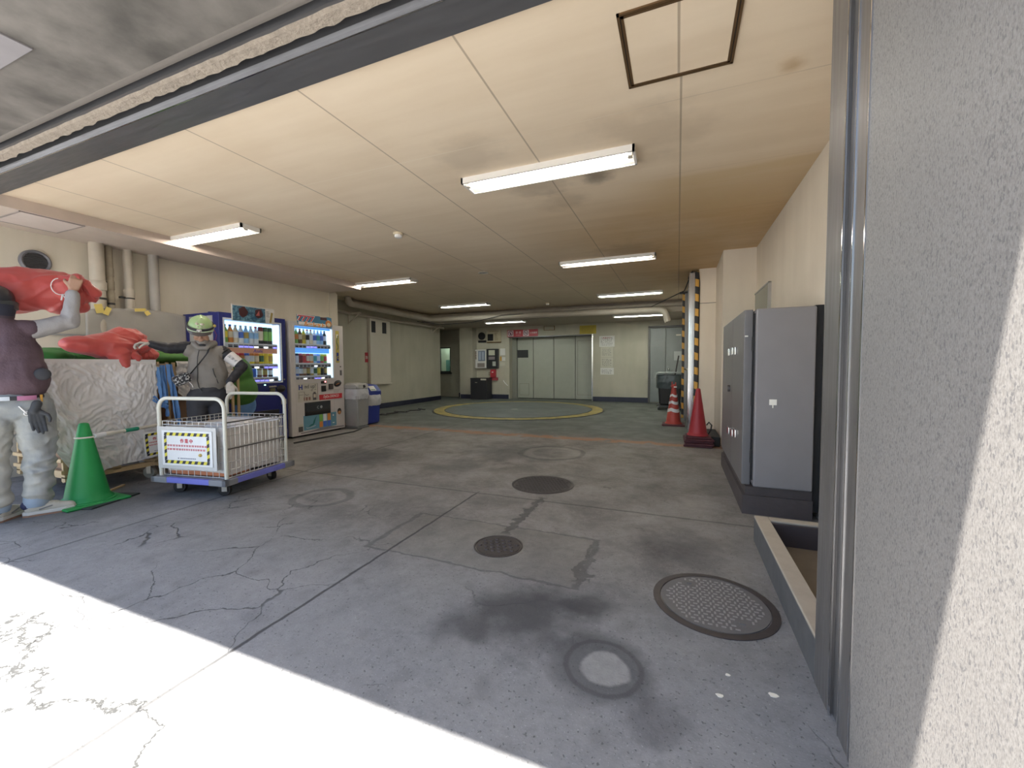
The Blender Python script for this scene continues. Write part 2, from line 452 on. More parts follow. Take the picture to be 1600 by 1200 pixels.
m_floor = floor_material(); m_ceil = ceiling_material()
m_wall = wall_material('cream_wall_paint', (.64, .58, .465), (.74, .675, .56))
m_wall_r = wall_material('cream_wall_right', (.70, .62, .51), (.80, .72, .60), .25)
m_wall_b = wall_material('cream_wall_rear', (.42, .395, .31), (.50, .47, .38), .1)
m_gran = granite()
m_steelv = steel('brushed_steel_jamb', (.22, .205, .195), .38, (14, 14, .8), .2); m_steelv.node_tree.nodes['Principled BSDF'].inputs['Metallic'].default_value = .55
m_steelh = steel('brushed_steel_lintel', (.13, .13, .135), .35, (1.2, 14, 14)); m_steelh.node_tree.nodes['Principled BSDF'].inputs['Metallic'].default_value = .45
m_black = mat('black_gap', (.012, .012, .014), .6)
m_base = mat('navy_base_paint', (.018, .020, .040), .45, var=.3)
m_canopy = wall_material('stained_canopy_concrete', (.065, .060, .053), (.235, .215, .19), 0, 1.6)
m_mortar = mat('rough_mortar', (.33, .28, .225), .9, var=.4, scale=30, bump=.8, bscale=60)
m_cream = mat('cream_paint', (.62, .57, .48), .5, var=.06)
m_pipe = mat('cream_pipe_paint', (.52, .46, .375), .45, var=.12, scale=10)
m_pipegrey = mat('grey_pipe', (.36, .35, .33), .5)
m_dark = mat('dark_trim', (.03, .028, .026), .5)
m_chrome = mat('polished_chrome', (.75, .75, .76), .15, 1., .04)

CZ = 2.6; BY = 12.3
b = MB().box(-8.5, 1.2, 1.12, 13.4, -.12, 0); struct('floor', b, m_floor, 'worn grey concrete floor of the garage, cracked and oil stained', 'floor')
def street_mat():
    t = NT('sunlit_street_paving')
    f = t.noise(22, 6); g = t.noise(1.4, 6, dist=.4)
    col = t.mix(t.sm(t.add(t.mul(f, .5), t.mul(g, .5)), .3, .7), (.33, .325, .32), (.50, .495, .48))
    pit = t.sm(t.noise(60, 2), .66, .71); col = t.mix(t.mul(pit, .6), col, (.12, .12, .12))
    warp = t.mul(t.sub(t.noise(9, 3), .5), .02)
    dk = t.line(t.add(t.x, warp), -1.59, .006, 2.5)
    c1 = t.line(t.add(t.y, t.mul(t.sub(t.noise(3.2, 6), .5), .55)), .38, .008, 2.2)
    dk = t.M('MAXIMUM', dk, t.mul(c1, t.sm(t.noise(2, 2), .4, .5)))
    col = t.mix(t.mul(dk, .8), col, (.06, .06, .06))
    t.bump(t.sub(t.mul(f, .5), t.add(dk, pit)), .5, .006)
    t.out(col, .8); return t.m
# the slab in front runs on under the canopy into the garage floor
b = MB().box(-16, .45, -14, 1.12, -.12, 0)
m_front = floor_material('paled_concrete_apron', .6)
struct('floor_apron', b, m_front, 'concrete apron in front of the garage, sunlit half painted paler to bounce light', 'floor')
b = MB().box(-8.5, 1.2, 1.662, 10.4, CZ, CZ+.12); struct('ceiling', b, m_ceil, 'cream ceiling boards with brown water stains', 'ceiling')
# lower strip of ceiling on the left, and low soffit across the rear
b = MB().box(-7.2, -5.42, 1.68, 6.02, 2.50, 2.6); struct('trim_1', b, mat('mauve_grey_strip', (.56, .47, .40), .6), 'lowered ceiling strip along the left wall', 'ceiling')
b = MB().box(-8.5, 1.2, 10.4, 13.4, 2.33, 2.72); struct('trim_2', b, mat('rear_soffit_paint', (.36, .31, .25), .6), 'low brownish soffit across the back of the garage', 'ceiling')
# walls
b = MB().box(.93, 1.15, 1.66, 6.15, 0, CZ).box(.545, 1.15, 6.15, 7.2, 0, CZ)
struct('wall_right', b, m_wall_r, 'cream right wall with a projecting corner pier')
b = MB().box(.30, 1.15, 7.2, 8.2, 0, CZ).box(.22, 1.15, 8.2, 12.3, 0, CZ); struct('wall_right_rear', b, m_wall_r, 'cream wall section behind the striped corner strip')
b = MB().box(.552, .925, 6.142, 6.15, 2.02, 2.03)
b = MB().box(-6.4, -6.2, 1.66, 6.2, 0, CZ).box(-7.3, -6.4, 6.0, 6.2, 0, CZ).box(-6.2, -6.17, 6.0, 6.2, 0, 2.5)
struct('wall_left', b, m_wall, 'cream left wall behind the vending machines')
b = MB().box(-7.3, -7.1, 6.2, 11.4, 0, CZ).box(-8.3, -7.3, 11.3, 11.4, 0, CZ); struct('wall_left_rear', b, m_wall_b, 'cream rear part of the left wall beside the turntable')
b = MB().box(-7.098, -7.085, 7.2, 11.4, 0, .13); struct('baseboard_left', b, m_base, 'dark navy painted base along the left rear wall', 'baseboard')
# rear walls round the wide steel door
b = MB().box(-6.24, -5.08, BY, BY+.2, 0, 2.34).box(-2.36, .3, BY, BY+.2, 0, 2.34).box(-5.08, -2.36, BY, BY+.2, 2.0, 2.34)
b.box(-5.08, -5.06, BY, 12.72, 0, 2.0).box(-2.38, -2.36, BY, 12.72, 0, 2.0)
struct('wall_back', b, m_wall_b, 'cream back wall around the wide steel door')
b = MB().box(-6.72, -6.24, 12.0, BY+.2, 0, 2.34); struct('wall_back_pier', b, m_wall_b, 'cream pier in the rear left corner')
# window wall with a real opening
b = MB().box(-8.3, -7.88, 12.6, 12.75, 0, 2.34).box(-7.42, -6.72, 12.6, 12.75, 0, 2.34).box(-7.88, -7.42, 12.6, 12.75, 0, .86).box(-7.88, -7.42, 12.6, 12.75, 1.74, 2.34)
struct('wall_office', b, mat('olive_office_wall', (.34, .315, .24), .7), 'olive cream wall of the attendant office in the far left corner')
b = MB().box(-8.5, -8.3, 11.3, 13.4, 0, 2.4).box(-8.5, 1.2, 13.3, 13.4, 0, 2.4); struct('wall_outer', b, m_wall_b, 'enclosing wall behind the office')
b = MB().box(-6.235, -5.09, BY-.012, BY, 0, .14).box(-2.35, -.78, BY-.012, BY, 0, .14).box(-6.70, -6.24, 11.988, 12.0, 0, .14).box(-6.24, -6.228, 12.0, BY, 0, .14).box(-7.1, -6.9, 12.588, 12.6, 0, .14)
struct('baseboard_back', b, m_base, 'dark navy base strip along the back wall', 'baseboard')
# window_1
w1 = thing('window_1', 'small lit office window in the far left corner', 'window', (-7.65, 12.62, .86), kind='structure')
b = MB().box(-7.88, -7.85, 12.6, 12.65, .86, 1.74).box(-7.45, -7.42, 12.6, 12.65, .86, 1.74).box(-7.88, -7.42, 12.6, 12.65, .86, .90).box(-7.88, -7.42, 12.6, 12.65, 1.70, 1.74)
build('window_frame', b, m_dark, w1)
build('window_sill', MB().box(-7.92, -7.38, 12.53, 12.6, .80, .86), m_dark, w1)
def glass_mat(name, tint=(.9, .95, .95), rough=.02, fac=.10):
    m = bpy.data.materials.new(name); m.use_nodes = True; n = m.node_tree.nodes; l = m.node_tree.links
    n.remove(n['Principled BSDF']); tr = n.new('ShaderNodeBsdfTransparent'); tr.inputs[0].default_value = tint+(1,)
    gl = n.new('ShaderNodeBsdfGlossy'); gl.inputs['Roughness'].default_value = rough
    fr = n.new('ShaderNodeFresnel'); fr.inputs[0].default_value = 1.45
    mx = n.new('ShaderNodeMixShader'); ge = n.new('ShaderNodeNewGeometry'); iv = n.new('ShaderNodeMath'); iv.operation = 'SUBTRACT'; iv.inputs[0].default_value = 1; l.new(ge.outputs['Backfacing'], iv.inputs[1])
    mu = n.new('ShaderNodeMath'); mu.operation = 'MULTIPLY'; l.new(fr.outputs[0], mu.inputs[0]); l.new(iv.outputs[0], mu.inputs[1])
    l.new(mu.outputs[0], mx.inputs[0]); l.new(tr.outputs[0], mx.inputs[1]); l.new(gl.outputs[0], mx.inputs[2])
    l.new(mx.outputs[0], n['Material Output'].inputs[0]); return m
m_glass = glass_mat('clear_glass')
build('window_pane', MB().box(-7.85, -7.45, 12.62, 12.626, .90, 1.70), m_glass, w1)
# what shines behind it
single('office_shelf', MB().box(-7.9, -7.35, 12.9, 13.1, 0, .80).box(-7.9, -7.35, 13.08, 13.1, .8, 1.3).box(-7.7, -7.64, 12.92, 13.0, .8, 1.0).box(-7.58, -7.5, 12.92, 13.0, .8, .92), mat('teal_office_cabinet', (.16, .30, .28), .5), 'teal cabinet seen inside the lit office window', 'cabinet')
o_l = thing('office_lamp', 'office lamp glowing above the teal cabinet behind the window', 'lamp', (-7.6, 12.95, 2.0))
build('tube', MB().cyl((-7.85, 12.95, 2.0), (-7.3, 12.95, 2.0), .02), mat('office_tube', (.75, 1., .95), .5, emit=55), o_l)
build('housing', MB().box(-7.9, -7.25, 12.9, 13.0, 2.03, 2.33), m_cream, o_l)

# wide steel door of the parking lift
m_gdoor = mat('grey_green_door_paint', (.36, .37, .31), .42, var=.08)
d1 = thing('door_1', 'wide grey green four leaf steel door in the back wall', 'door', (-3.7, 12.65, 0), kind='structure')
xs = [-5.06, -4.90, -4.354, -3.664, -2.965, -2.38]
for i, (a, c_) in enumerate(((-4.90, -4.362), (-4.346, -3.672), (-3.656, -2.973), (-2.957, -2.385))):
    lf = build('door_leaf', MB().rbox(a, c_, 12.63, 12.67, .02, 1.98, .006), m_gdoor, d1)
    if i == 0:
        build('window_slot', MB().box(-4.93+.03, -4.53, 12.615, 12.63, 1.34, 1.59), m_black, lf)
        q = MB()
        for (x0, x1, z0, z1) in ((-4.84, -4.50, .48, .492), (-4.84, -4.50, .11, .122), (-4.84, -4.828, .11, .492), (-4.512, -4.50, .11, .492)): q.box(x0, x1, 12.622, 12.63, z0, z1)
        build('hatch_trim', q, mat('door_trim', (.25, .25, .2), .4), lf)
    if i == 3:
        q = MB()
        for (x0, x1, z0, z1) in ((-2.90, -2.44, 1.84, 1.852), (-2.90, -2.44, .15, .162), (-2.90, -2.888, .15, 1.852)): q.box(x0, x1, 12.622, 12.63, z0, z1)
        build('hatch_trim', q, mat('door_trim', (.25, .25, .2), .4), lf)
build('door_jamb', MB().box(-5.06, -4.90, 12.55, 12.70, 0, 2.0), mat('jamb_grey', (.20, .20, .17), .5), d1)
build('head_trim', MB().box(-5.08, -2.36, 12.28, 12.32, 1.975, 2.005), m_steelh, d1)
build('edge_strip', MB().box(-2.385, -2.35, 12.27, 12.31, .04, 2.0), m_chrome, d1, label='bright chrome strip on the right jamb')
struct('trim_3', MB().box(-5.06, -2.38, 12.68, 12.72, 0, 2.0), m_black, 'dark void behind the leaves of the wide door', 'door')
# grey steel double door, rear right
d2 = thing('door_2', 'grey steel door at the rear right, behind the cleaning cart', 'door', (-.25, 12.28, 0), kind='structure')
m_sdoor = mat('grey_steel_door_paint', (.20, .215, .205), .35, var=.08)
build('door_frame', MB().box(-.78, -.73, 12.22, 12.3, 0, 2.17).box(.18, .22, 12.22, 12.3, 0, 2.17).box(-.78, .22, 12.22, 12.3, 2.12, 2.17), mat('door_frame_paint', (.10, .09, .08), .4), d2)
lf = build('door_leaf', MB().rbox(-.725, -.32, 12.25, 12.29, .03, 2.11, .005), m_sdoor, d2)
lf2 = build('door_leaf', MB().rbox(-.312, .175, 12.25, 12.29, .03, 2.11, .005), m_sdoor, d2)
build('door_handle', MB().ell((-.235, 12.21, .95), .035).cyl((-.235, 12.25, .95), (-.235, 12.2, .95), .015), m_chrome, lf2)
build('nameplate', MB().box(-.05, .08, 12.24, 12.25, 1.88, 1.92), m_cream, lf2)
build('notice', MB().box(-.10, .10, 12.243, 12.25, 1.2, 1.45), mat('grey_paper', (.42, .43, .42), .7), lf2)

# entrance: steel lintel and jamb with shutter slot, granite reveal, canopy
b = MB().use(m_steelh).box(-9, .47, 1.505, 1.675, 2.6-.02, 2.85).box(-9, .47, 1.36, 1.425, 2.605, 2.85)
b.use(m_chrome).box(-9, .45, 1.499, 1.505, 2.576, 2.62)
b.use(m_black).box(-9, .47, 1.425, 1.5, 2.70, 2.85)
b.use(m_steelh).box(-9, .47, 1.478, 1.499, 2.598, 2.7)
struct('trim_4', b, m_steelh, 'brushed steel lintel band over the garage entrance', 'lintel')
b = MB().box(-9, .47, 1.375, 1.435, 2.590, 2.62)
bm_ = MB()
n = 260
for i in range(n+1):
    x = -9+9.45*i/n
    a = 1.372+.004*noise.noise(Vector((x*9, 0, 0))); c_ = 1.438+.012*noise.noise(Vector((x*14, 5, 0))); z = 2.585+.006*noise.noise(Vector((x*11, 9, 0)))
    bm_.v += [(x, a, 2.62), (x, a+.008, z), (x, c_-.012, z-.004), (x, c_, 2.62)]
for i in range(n):
    for k in range(3): bm_.f.append((i*4+k, i*4+k+1, i*4+k+5, i*4+k+4)); bm_.mi.append(0); bm_.sm.append(False)
build('trim_5', bm_, m_mortar, None, 'rough mortar ridge between canopy and steel lintel', 'trim', None, 'structure', fix=False)
b = MB().use(m_steelv).box(.45, .62, 1.52, 1.66, 0, 2.62).box(.45, .62, 1.222, 1.43, 0, 2.62).box(.462, .62, 1.455, 1.52, 0, 2.62)
b.use(m_chrome).box(.447, .452, 1.508, 1.515, 0, 2.6).box(.447, .452, 1.43, 1.435, 0, 2.6).box(.446, .452, 1.345, 1.352, 0, 2.6)
b.use(m_black).box(.50, .62, 1.43, 1.455, 0, 2.62)
b.use(m_steelv).box(.62, 1.0, 1.60, 1.66, 0, 2.62)
struct('trim_6', b, m_steelv, 'tall brushed steel jamb with shutter groove at the right of the entrance', 'jamb')
b = MB().box(.408, .95, -3.0, 1.222, -.02, 3.6); struct('wall_street', b, m_gran, 'grey speckled granite wall beside the entrance, half in sun')
b = MB().use(m_canopy).box(-9, .455, .44, 1.30, 2.615, 3.3).box(-9, .455, 1.30, 1.37, 2.66, 3.3)
b.use(mat('canopy_trim_paint', (.20, .18, .16), .6)).box(-9, .455, 1.326, 1.345, 2.625, 2.67).box(-9, .455, 1.30, 1.316, 2.605, 2.63)
struct('ceiling_canopy', b, m_canopy, 'stained grey concrete underside of the entrance canopy', 'ceiling')
single('canopy_patch_plate', MB().rbox(-3.95, -2.85, .30+.14, 1.02, 2.606, 2.616, .002), mat('pale_canopy_patch', (.27, .255, .26), .6), 'pale rectangular access plate on the canopy underside, top left corner', 'plate')
# facade above the opening so no sky leaks in
struct('wall_facade', MB().box(-9, 1.2, 1.36, 1.66, 2.72, 4.2), m_gran, 'facade wall above the steel lintel')
struct('wall_facade_left', MB().box(-9, -6.2, 1.222, 1.66, 0, 2.60), m_gran, 'facade wall left of the entrance')

# raised trough at the right wall
b = MB()
b.box(.45, .525, 1.66, 2.88, 0, .16).box(.525, .93, 2.82, 2.88, 0, .16)
t = NT('curb_granite'); nn = t.noise(14, 5); t.out(t.mix(t.sm(t.z, .145, .155), t.mix(nn, (.07, .07, .07), (.15, .145, .14)), t.mix(nn, (.40, .34, .26), (.54, .47, .37))), .75)
tr = thing('drain_trough', 'low stone curbed drain trough in front of the grey electrical cabinet', 'trough', (.69, 2.27, 0))
build('curb', b, t.m, tr, bevel=.004)
build('trough_bottom', MB().box(.525, .93, 1.67, 2.82, 0, .02), mat('brown_silt', (.16, .125, .085), .9, var=.3, scale=9), tr, label='brown silty trough bottom')
build('inner_lining', MB().box(.527, .93, 2.80, 2.82, .02, .145), mat('dark_lining', (.06, .045, .045), .7), tr)

# ceiling details
def light(x0, y0, z, lit, label, L=1.34, W=.225):
    t = thing('ceiling_light', label, 'ceiling light', (x0+L/2, y0+W/2, z), 'long fluorescent ceiling lights')
    b = MB()
    ww = mat('fixture_white', (.80, .77, .72), .35, var=.03)
    b.box(x0, x0+L, y0, y0+.02, z-.045, z).box(x0, x0+.015, y0, y0+W, z-.045, z).box(x0+L-.015, x0+L, y0, y0+W, z-.045, z)
    b.box(x0, x0+L, y0+W-.012, y0+W, z-.045, z)
    build('housing', b, ww, t)
    b = MB(); b.addf([(x0+.015, y0+.02, z-.004), (x0+L-.015, y0+.02, z-.004), (x0+L-.015, y0+.075, z-.004), (x0+.015, y0+.075, z-.004), (x0+L-.015, y0+W-.012, z-.040), (x0+.015, y0+W-.012, z-.040)], [(0,1,2,3), (3,2,4,5)])
    build('reflector', b, ww, t, fix=False)
    tm = mat('fluorescent_tube_lit', (.93, 1., .93), .4, emit=TUBE, var=.0) if lit else mat('fluorescent_tube_added_glow', (1., .93, .84), .25, var=.0, emit=TUBE_FRONT)  # tubes of the front rows get an added glow as interior fill
    build('tube', MB().cyl((x0+.05, y0+.07, z-.03), (x0+L-.05, y0+.07, z-.03), .0145, n=14), tm, t)
    for x in (x0+.02, x0+L-.05): build('socket', MB().box(x, x+.03, y0+.048, y0+.092, z-.052, z-.002), m_cream, t)
    return t
ys = ['nearest the entrance', 'second row from the entrance', 'third row from the entrance']
for r, (y, lit) in enumerate(((2.965, False), (5.88, False), (8.90, True))):
    light(-5.57, y, 2.6, lit, ('dim added-glow' if not lit else 'bright') + ' fluorescent ceiling light in the left column, ' + ys[r])
    light(-1.63, y, 2.6, lit, ('dim added-glow' if not lit else 'bright') + ' fluorescent ceiling light in the right column, ' + ys[r])
light(-5.10, 10.52, 2.33, True, 'glowing fluorescent light under the rear soffit, left one behind the pipes', 1.2)
light(-1.53, 10.52, 2.33, True, 'glowing fluorescent light under the rear soffit, right one behind the pipes', 1.26)

for (x, y, s_, lb) in ((-2.95, 3.89, 1., 'round cream smoke detector on the ceiling, the nearer and larger one'), (-2.94, 9.6, .9, 'round smoke detector on the ceiling near the rear pipes')):
    t = thing('smoke_detector', lb, 'smoke detector', (x, y, 2.6))
    build('base', MB().lathe([(.055*s_, 0), (.055*s_, -.018), (.05*s_, -.022)], (x, y, 2.6), 28), mat('yellowed_plastic', (.70, .60, .42), .4), t)
    build('cap', MB().lathe([(.040*s_, -.02), (.042*s_, -.042), (.034*s_, -.052), (.0, -.054)], (x, y, 2.6), 28), mat('detector_white', (.86, .84, .80), .4), t)
t = thing('ceiling_speaker', 'small round ceiling speaker ring at the middle of the ceiling', 'speaker', (-2.94, 6.06, 2.6))
build('ring', MB().lathe([(.085, 0), (.085, -.008), (.068, -.010), (.066, 0)], (-2.94, 6.06, 2.6), 32), m_cream, t)
build('grille', MB().lathe([(.066, -.002), (.0, -.004)], (-2.94, 6.06, 2.6), 32), mat('grille_grey', (.30, .28, .26), .5), t)

m_bronze = mat('bronze_anodised_frame', (.16, .095, .045), .4, .5, .2)
def hatch(x0, x1, y0, y1, z, m_fr, m_pl, label, fw=.028):
    t = thing('ceiling_hatch', label, 'hatch', ((x0+x1)/2, (y0+y1)/2, z))
    b = MB()
    for k, (w0, w1) in enumerate(((0, fw*.42), (fw*.58, fw))):
        b.box(x0+w0, x1-w0, y0+w0, y0+w1, z-.008, z).box(x0+w0, x1-w0, y1-w1, y1-w0, z-.008, z)
        b.box(x0+w0, x0+w1, y0+w0, y1-w0, z-.008, z).box(x1-w1, x1-w0, y0+w0, y1-w0, z-.008, z)
    b.use(m_dark).box(x0+.001, x1-.001, y0+.001, y1-.001, z-.002, z)
    o = build('frame', MBfix(b, m_fr), None, t)
    build('panel', MB().box(x0+fw, x1-fw, y0+fw, y1-fw, z-.006, z), m_pl, t)
def MBfix(b, m):
    # faces added before the first use() call take material m
    b.mats = [m]+[k for k in b.mats]; n0 = b.mi
    first = len(b.mi)-6; b.mi = [0]*first+[1]*6; return b
hatch(-.262, .238, 1.865, 2.372, 2.6, m_bronze, m_ceil, 'square ceiling hatch with dark bronze frame near the entrance')
hatch(-5.98, -5.44, 1.80, 2.24, 2.5, mat('hatch_frame_grey', (.30, .26, .24), .5), mat('mauve_hatch', (.62, .53, .48), .6), 'pale mauve ceiling hatch at the far left near the entrance', .014)

# ---------------------------------------------------------------- left wall fittings
t = thing('round_wall_vent', 'round dark louvred vent on the left wall above the red bag', 'vent', (-6.2, 2.14, 2.2))
Mx = Matrix.Translation((-6.2, 2.14, 2.2)) @ Matrix.Rotation(PI/2, 4, 'Y')
build('rim', MB().lathe([(.118, 0), (.118, .03), (.105, .04), (.09, .03), (.088, .006)], (0, 0, 0), 32, Mx), mat('vent_grey', (.16, .155, .17), .4), t)
build('back_plate', MB().lathe([(.09, .001), (0, .002)], (0, 0, 0), 32, Mx), m_black, t)
b = MB()
for k in range(9):
    z = 2.2-.072+.018*k; hw = math.sqrt(max(.0001, .088**2-(z-2.2)**2)); b.box(-6.192, -6.168, 2.14-hw, 2.14+hw, z-.003, z+.004)
build('louvre', b, mat('vent_dark', (.05, .05, .055), .4), t, kind='stuff')

def vpipe(y, r, z0, z1, col, rings, label, x=-6.19):
    t = thing('wall_pipe', label, 'pipe', (x+r+.02, y, z0), 'vertical pipes on the left wall')
    cx = x+r+.03
    build('pipe', MB().cyl((cx, y, z0), (cx, y, z1), r, n=24), col, t)
    for z in rings[0]: build('collar', MB().lathe([(r, -.05), (r*1.12, -.045), (r*1.14, .045), (r, .06)], (cx, y, z), 24), col, t)
    for z in rings[1]:
        build('clamp', MB().cyl((cx, y, z-.012), (cx, y, z+.012), r*1.06, n=24).box(x, cx, y-.012, y+.012, z-.012, z+.012).box(cx-.02, cx+.02, y-r-.05, y-r, z-.01, z+.01), m_dark, t)
vpipe(2.59, .066, .0, 2.5, m_pipe, ([2.02], [1.88]), 'thickest cream vertical pipe, left of the four on the left wall')
vpipe(2.712, .035, .0, 2.5, mat('old_pipe', (.36, .31, .23), .6, var=.25, scale=14), ([2.2, 2.05, 1.92], [2.08, 1.84]), 'thin brownish vertical pipe right beside the thickest one')
vpipe(2.885, .045, .0, 2.5, m_pipe, ([1.98], [1.93]), 'cream vertical pipe with clamp, third from the left on the wall')
vpipe(3.14, .052, .0, 2.5, mat('grey_duct_pipe', (.42, .39, .35), .5), ([], []), 'plain grey vertical pipe, rightmost of the four on the wall')

t = thing('plastic_sheet', 'translucent grey plastic sheet taped over the pipes on the left wall', 'sheet', (-6.0, 2.95, 1.2))
b = MB(); N1, N2 = 40, 16
for i in range(N1+1):
    for j in range(N2+1):
        u, v = i/N1, j/N2; y = 2.44+1.02*u; top = 1.74+.05*math.sin(u*3) + .03*u
        z = 1.15+(top-1.15)*v
        x = -6.02-.04*u+.018*noise.noise(Vector((y*4, z*5, 0)))
        b.v.append((x, y, z))
for i in range(N1):
    for j in range(N2): a = i*(N2+1)+j; b.f.append((a, a+N2+1, a+N2+2, a+1)); b.mi.append(0); b.sm.append(True)
o = build('sheet', b, mat('milky_plastic', (.50, .47, .42), .35, alpha=.8), t, fix=False); md = o.modifiers.new('s', 'SOLIDIFY'); md.thickness = .004
m_ytape = mat('yellow_tape', (.75, .58, .16), .5)
for (y, z, w_, h, a) in ((2.55, 1.76, .07, .10, .2), (2.62, 1.74, .05, .09, -.4), (2.93, 1.79, .11, .035, .15), (3.0, 1.76, .05, .05, .6), (3.34, 1.33, .08, .06, .3)):
    Mt = Matrix.Translation((-6.0, y, z)) @ Matrix.Rotation(a, 4, 'X')
    build('tape', MB().box(-.002, .004, -w_/2, w_/2, -h/2, h/2, Mt), m_ytape, t)
b = MB().box(-6.2, -6.18, 1.7, 2.5, 1.45, 1.47)
single('wall_ledge', b, m_pipegrey, 'thin horizontal rail on the left wall behind the covered cart', 'rail')
# long pipes under the ceiling
def run(label, pts, r, col, coll=(), group='pipes running under the ceiling', z=None):
    t = thing('ceiling_pipe', label, 'pipe', pts[0], group)
    P = [Vector(p) for p in pts]; path = [P[0]]
    for i in range(1, len(P)-1):                       # rounded elbows
        a = (P[i-1]-P[i]).normalized(); c_ = (P[i+1]-P[i]).normalized(); R = r*1.6
        A = P[i]+a*R; B = P[i]+c_*R
        for k in range(6):
            u = k/5; path.append(A.lerp(P[i], u).lerp(P[i].lerp(B, u), u))
    path.append(P[-1])
    build('pipe', MB().tube(path, r, 16), col, t)
    for (p, q) in coll: build('collar', MB().cyl(p, q, r*1.1, n=18), col, t)
    return t
m_p2 = mat('dusty_pipe', (.40, .345, .28), .5, var=.15)
run('thick cream drain pipe under the ceiling, turning along the back soffit and down', [(-6.62, 6.95, 2.59), (-6.62, 6.95, 2.46), (-6.62, 10.12, 2.42), (-.30, 10.12, 2.35), (-.22, 10.12, 2.07)], .072, m_p2,
    [((-6.62, 8.2, 2.445), (-6.62, 8.32, 2.443)), ((-3.4, 10.12, 2.385), (-3.28, 10.12, 2.384))])
run('second cream pipe above the drain pipe, running to the right along the back', [(-6.78, 7.1, 2.54), (-6.78, 10.32, 2.53), (.2, 10.32, 2.50)], .055, m_p2, [((-2.0, 10.32, 2.512), (-1.9, 10.32, 2.512))])
run('thin cream pipe with elbow below the thick one on the left rear wall', [(-7.02, 6.9, 2.56), (-7.02, 6.9, 2.32), (-7.02, 9.0, 2.29), (-6.85, 11.2, 2.27)], .035, m_p2, [((-7.02, 8.3, 2.3), (-7.02, 8.4, 2.3))])
run('slim black cable sagging between the pipes at the back', [(-6.7, 9.6, 2.32), (-6.2, 10.02, 2.25), (-5.2, 10.02, 2.27), (-4.3, 10.02, 2.42), (-2.2, 10.2, 2.44), (-.6, 10.2, 2.44), (.1, 8.6, 2.50), (.2, 7.2, 2.57)], .009, m_black)
for (y, lb) in ((7.45, 'nearer'), (10.9, 'farther')):
    b = MB().box(-7.1, -6.72, y-.015, y+.015, 2.30, 2.33).box(-7.1, -7.07, y-.015, y+.015, 2.08, 2.33)
    b.tube([(-7.08, y, 2.10), (-6.75, y, 2.31)], .014, 8)
    single('pipe_bracket', b, m_pipe, 'triangular cream pipe bracket on the left rear wall, the %s one' % lb, 'bracket', 'pipe brackets')
t = thing('wall_cabinet', 'tall cream wall panel with two small dark windows on the left rear wall', 'panel', (-7.05, 8.46, .65))
build('body', MB().rbox(-7.1, -7.02, 8.08, 8.84, .66, 2.29, .006), m_cream, t)
for (a, c_) in ((8.13, 8.27), (8.53, 8.68)): build('window', MB().box(-7.025, -7.012, a, c_, 1.93, 2.21), m_black, t)
build('bottom_lip', MB().box(-7.1, -7.0, 8.06, 8.86, .63, .66), m_cream, t)
t = thing('fire_tag', 'small red vertical sign with white marks beside the wall panel', 'sign', (-7.08, 8.03, 1.19))
build('plate', MB().box(-7.1, -7.088, 7.97, 8.065, 1.19, 1.43), mat('sign_red', (.42, .03, .045), .45), t)
text('消火', .085, mat('sign_white', (.85, .83, .80), .5), (-7.086, 8.017, 1.31), 'x', parent=t, squash=.5)

# ---------------------------------------------------------------- rear wall fittings
m_red = mat('sign_red', (.42, .03, .045), .45); m_swh = mat('sign_white', (.85, .83, .80), .5)
m_signp = mat('sign_pink_white', (.62, .50, .52), .5)
t = thing('no_smoking_sign', 'long red sign with two prohibition symbols above the wide door', 'sign', (-4.6, 12.28, 2.0))
build('board', MB().box(-5.12, -4.08, 12.28, 12.3, 2.0, 2.225), m_red, t)
for xc, k in ((-5.0, 0), (-4.475, 1)):
    build('symbol_panel', MB().box(xc-.10, xc+.10, 12.274, 12.281, 2.018, 2.208), m_signp, t)
    b = MB(); n = 28; ring = [];
    for i in range(n):
        a0 = 2*PI*i/n; a1 = 2*PI*(i+1)/n
        b.addf([(xc+R*math.cos(a), 12.270, 2.113+R*math.sin(a)) for R, a in ((.066, a0), (.082, a0), (.082, a1), (.066, a1))], [(0, 1, 2, 3)])
    b.addf([(xc-.052, 12.268, 2.172), (xc-.062, 12.268, 2.162), (xc+.052, 12.268, 2.054), (xc+.062, 12.268, 2.064)], [(0, 1, 2, 3)])
    build('prohibition_ring', b, mat('ring_dark', (.10, .03, .07), .5), t, fix=False)
    if k: b = MB().box(xc-.045, xc+.03, 12.271, 12.273, 2.10, 2.116).box(xc+.034, xc+.046, 12.271, 12.273, 2.10, 2.15)
    else: b = MB().addf([(xc, 12.271, 2.165), (xc-.03, 12.271, 2.10), (xc-.018, 12.271, 2.065), (xc+.02, 12.271, 2.065), (xc+.032, 12.271, 2.10), (xc+.012, 12.271, 2.118)], [(0, 1, 2, 3, 4, 5)])
    build('pictogram', b, mat('ring_dark', (.10, .03, .07), .5), t)
text('禁 煙', .085, m_swh, (-4.735, 12.278, 2.135), 'y', parent=t)
text('NO SMOKING', .026, m_swh, (-4.735, 12.278, 2.055), 'y', parent=t)
text('火気厳禁', .062, m_swh, (-4.225, 12.278, 2.115), 'y', parent=t)
t = thing('blank_sign_frame', 'small dark framed blank plate above the middle of the wide door', 'sign', (-3.7, 12.28, 2.17))
build('plate', MB().box(-3.87, -3.545, 12.285, 12.3, 2.18, 2.30), m_wall_b, t)
build('frame', MB().box(-3.885, -3.53, 12.275, 12.3, 2.29, 2.305).box(-3.885, -3.53, 12.275, 12.3, 2.165, 2.18).box(-3.885, -3.865, 12.275, 12.3, 2.165, 2.305).box(-3.55, -3.53, 12.275, 12.3, 2.165, 2.305), m_bronze, t)
t = thing('yellow_notice_sign', 'yellow warning sign above the right end of the wide door', 'sign', (-2.5, 12.28, 2.02))
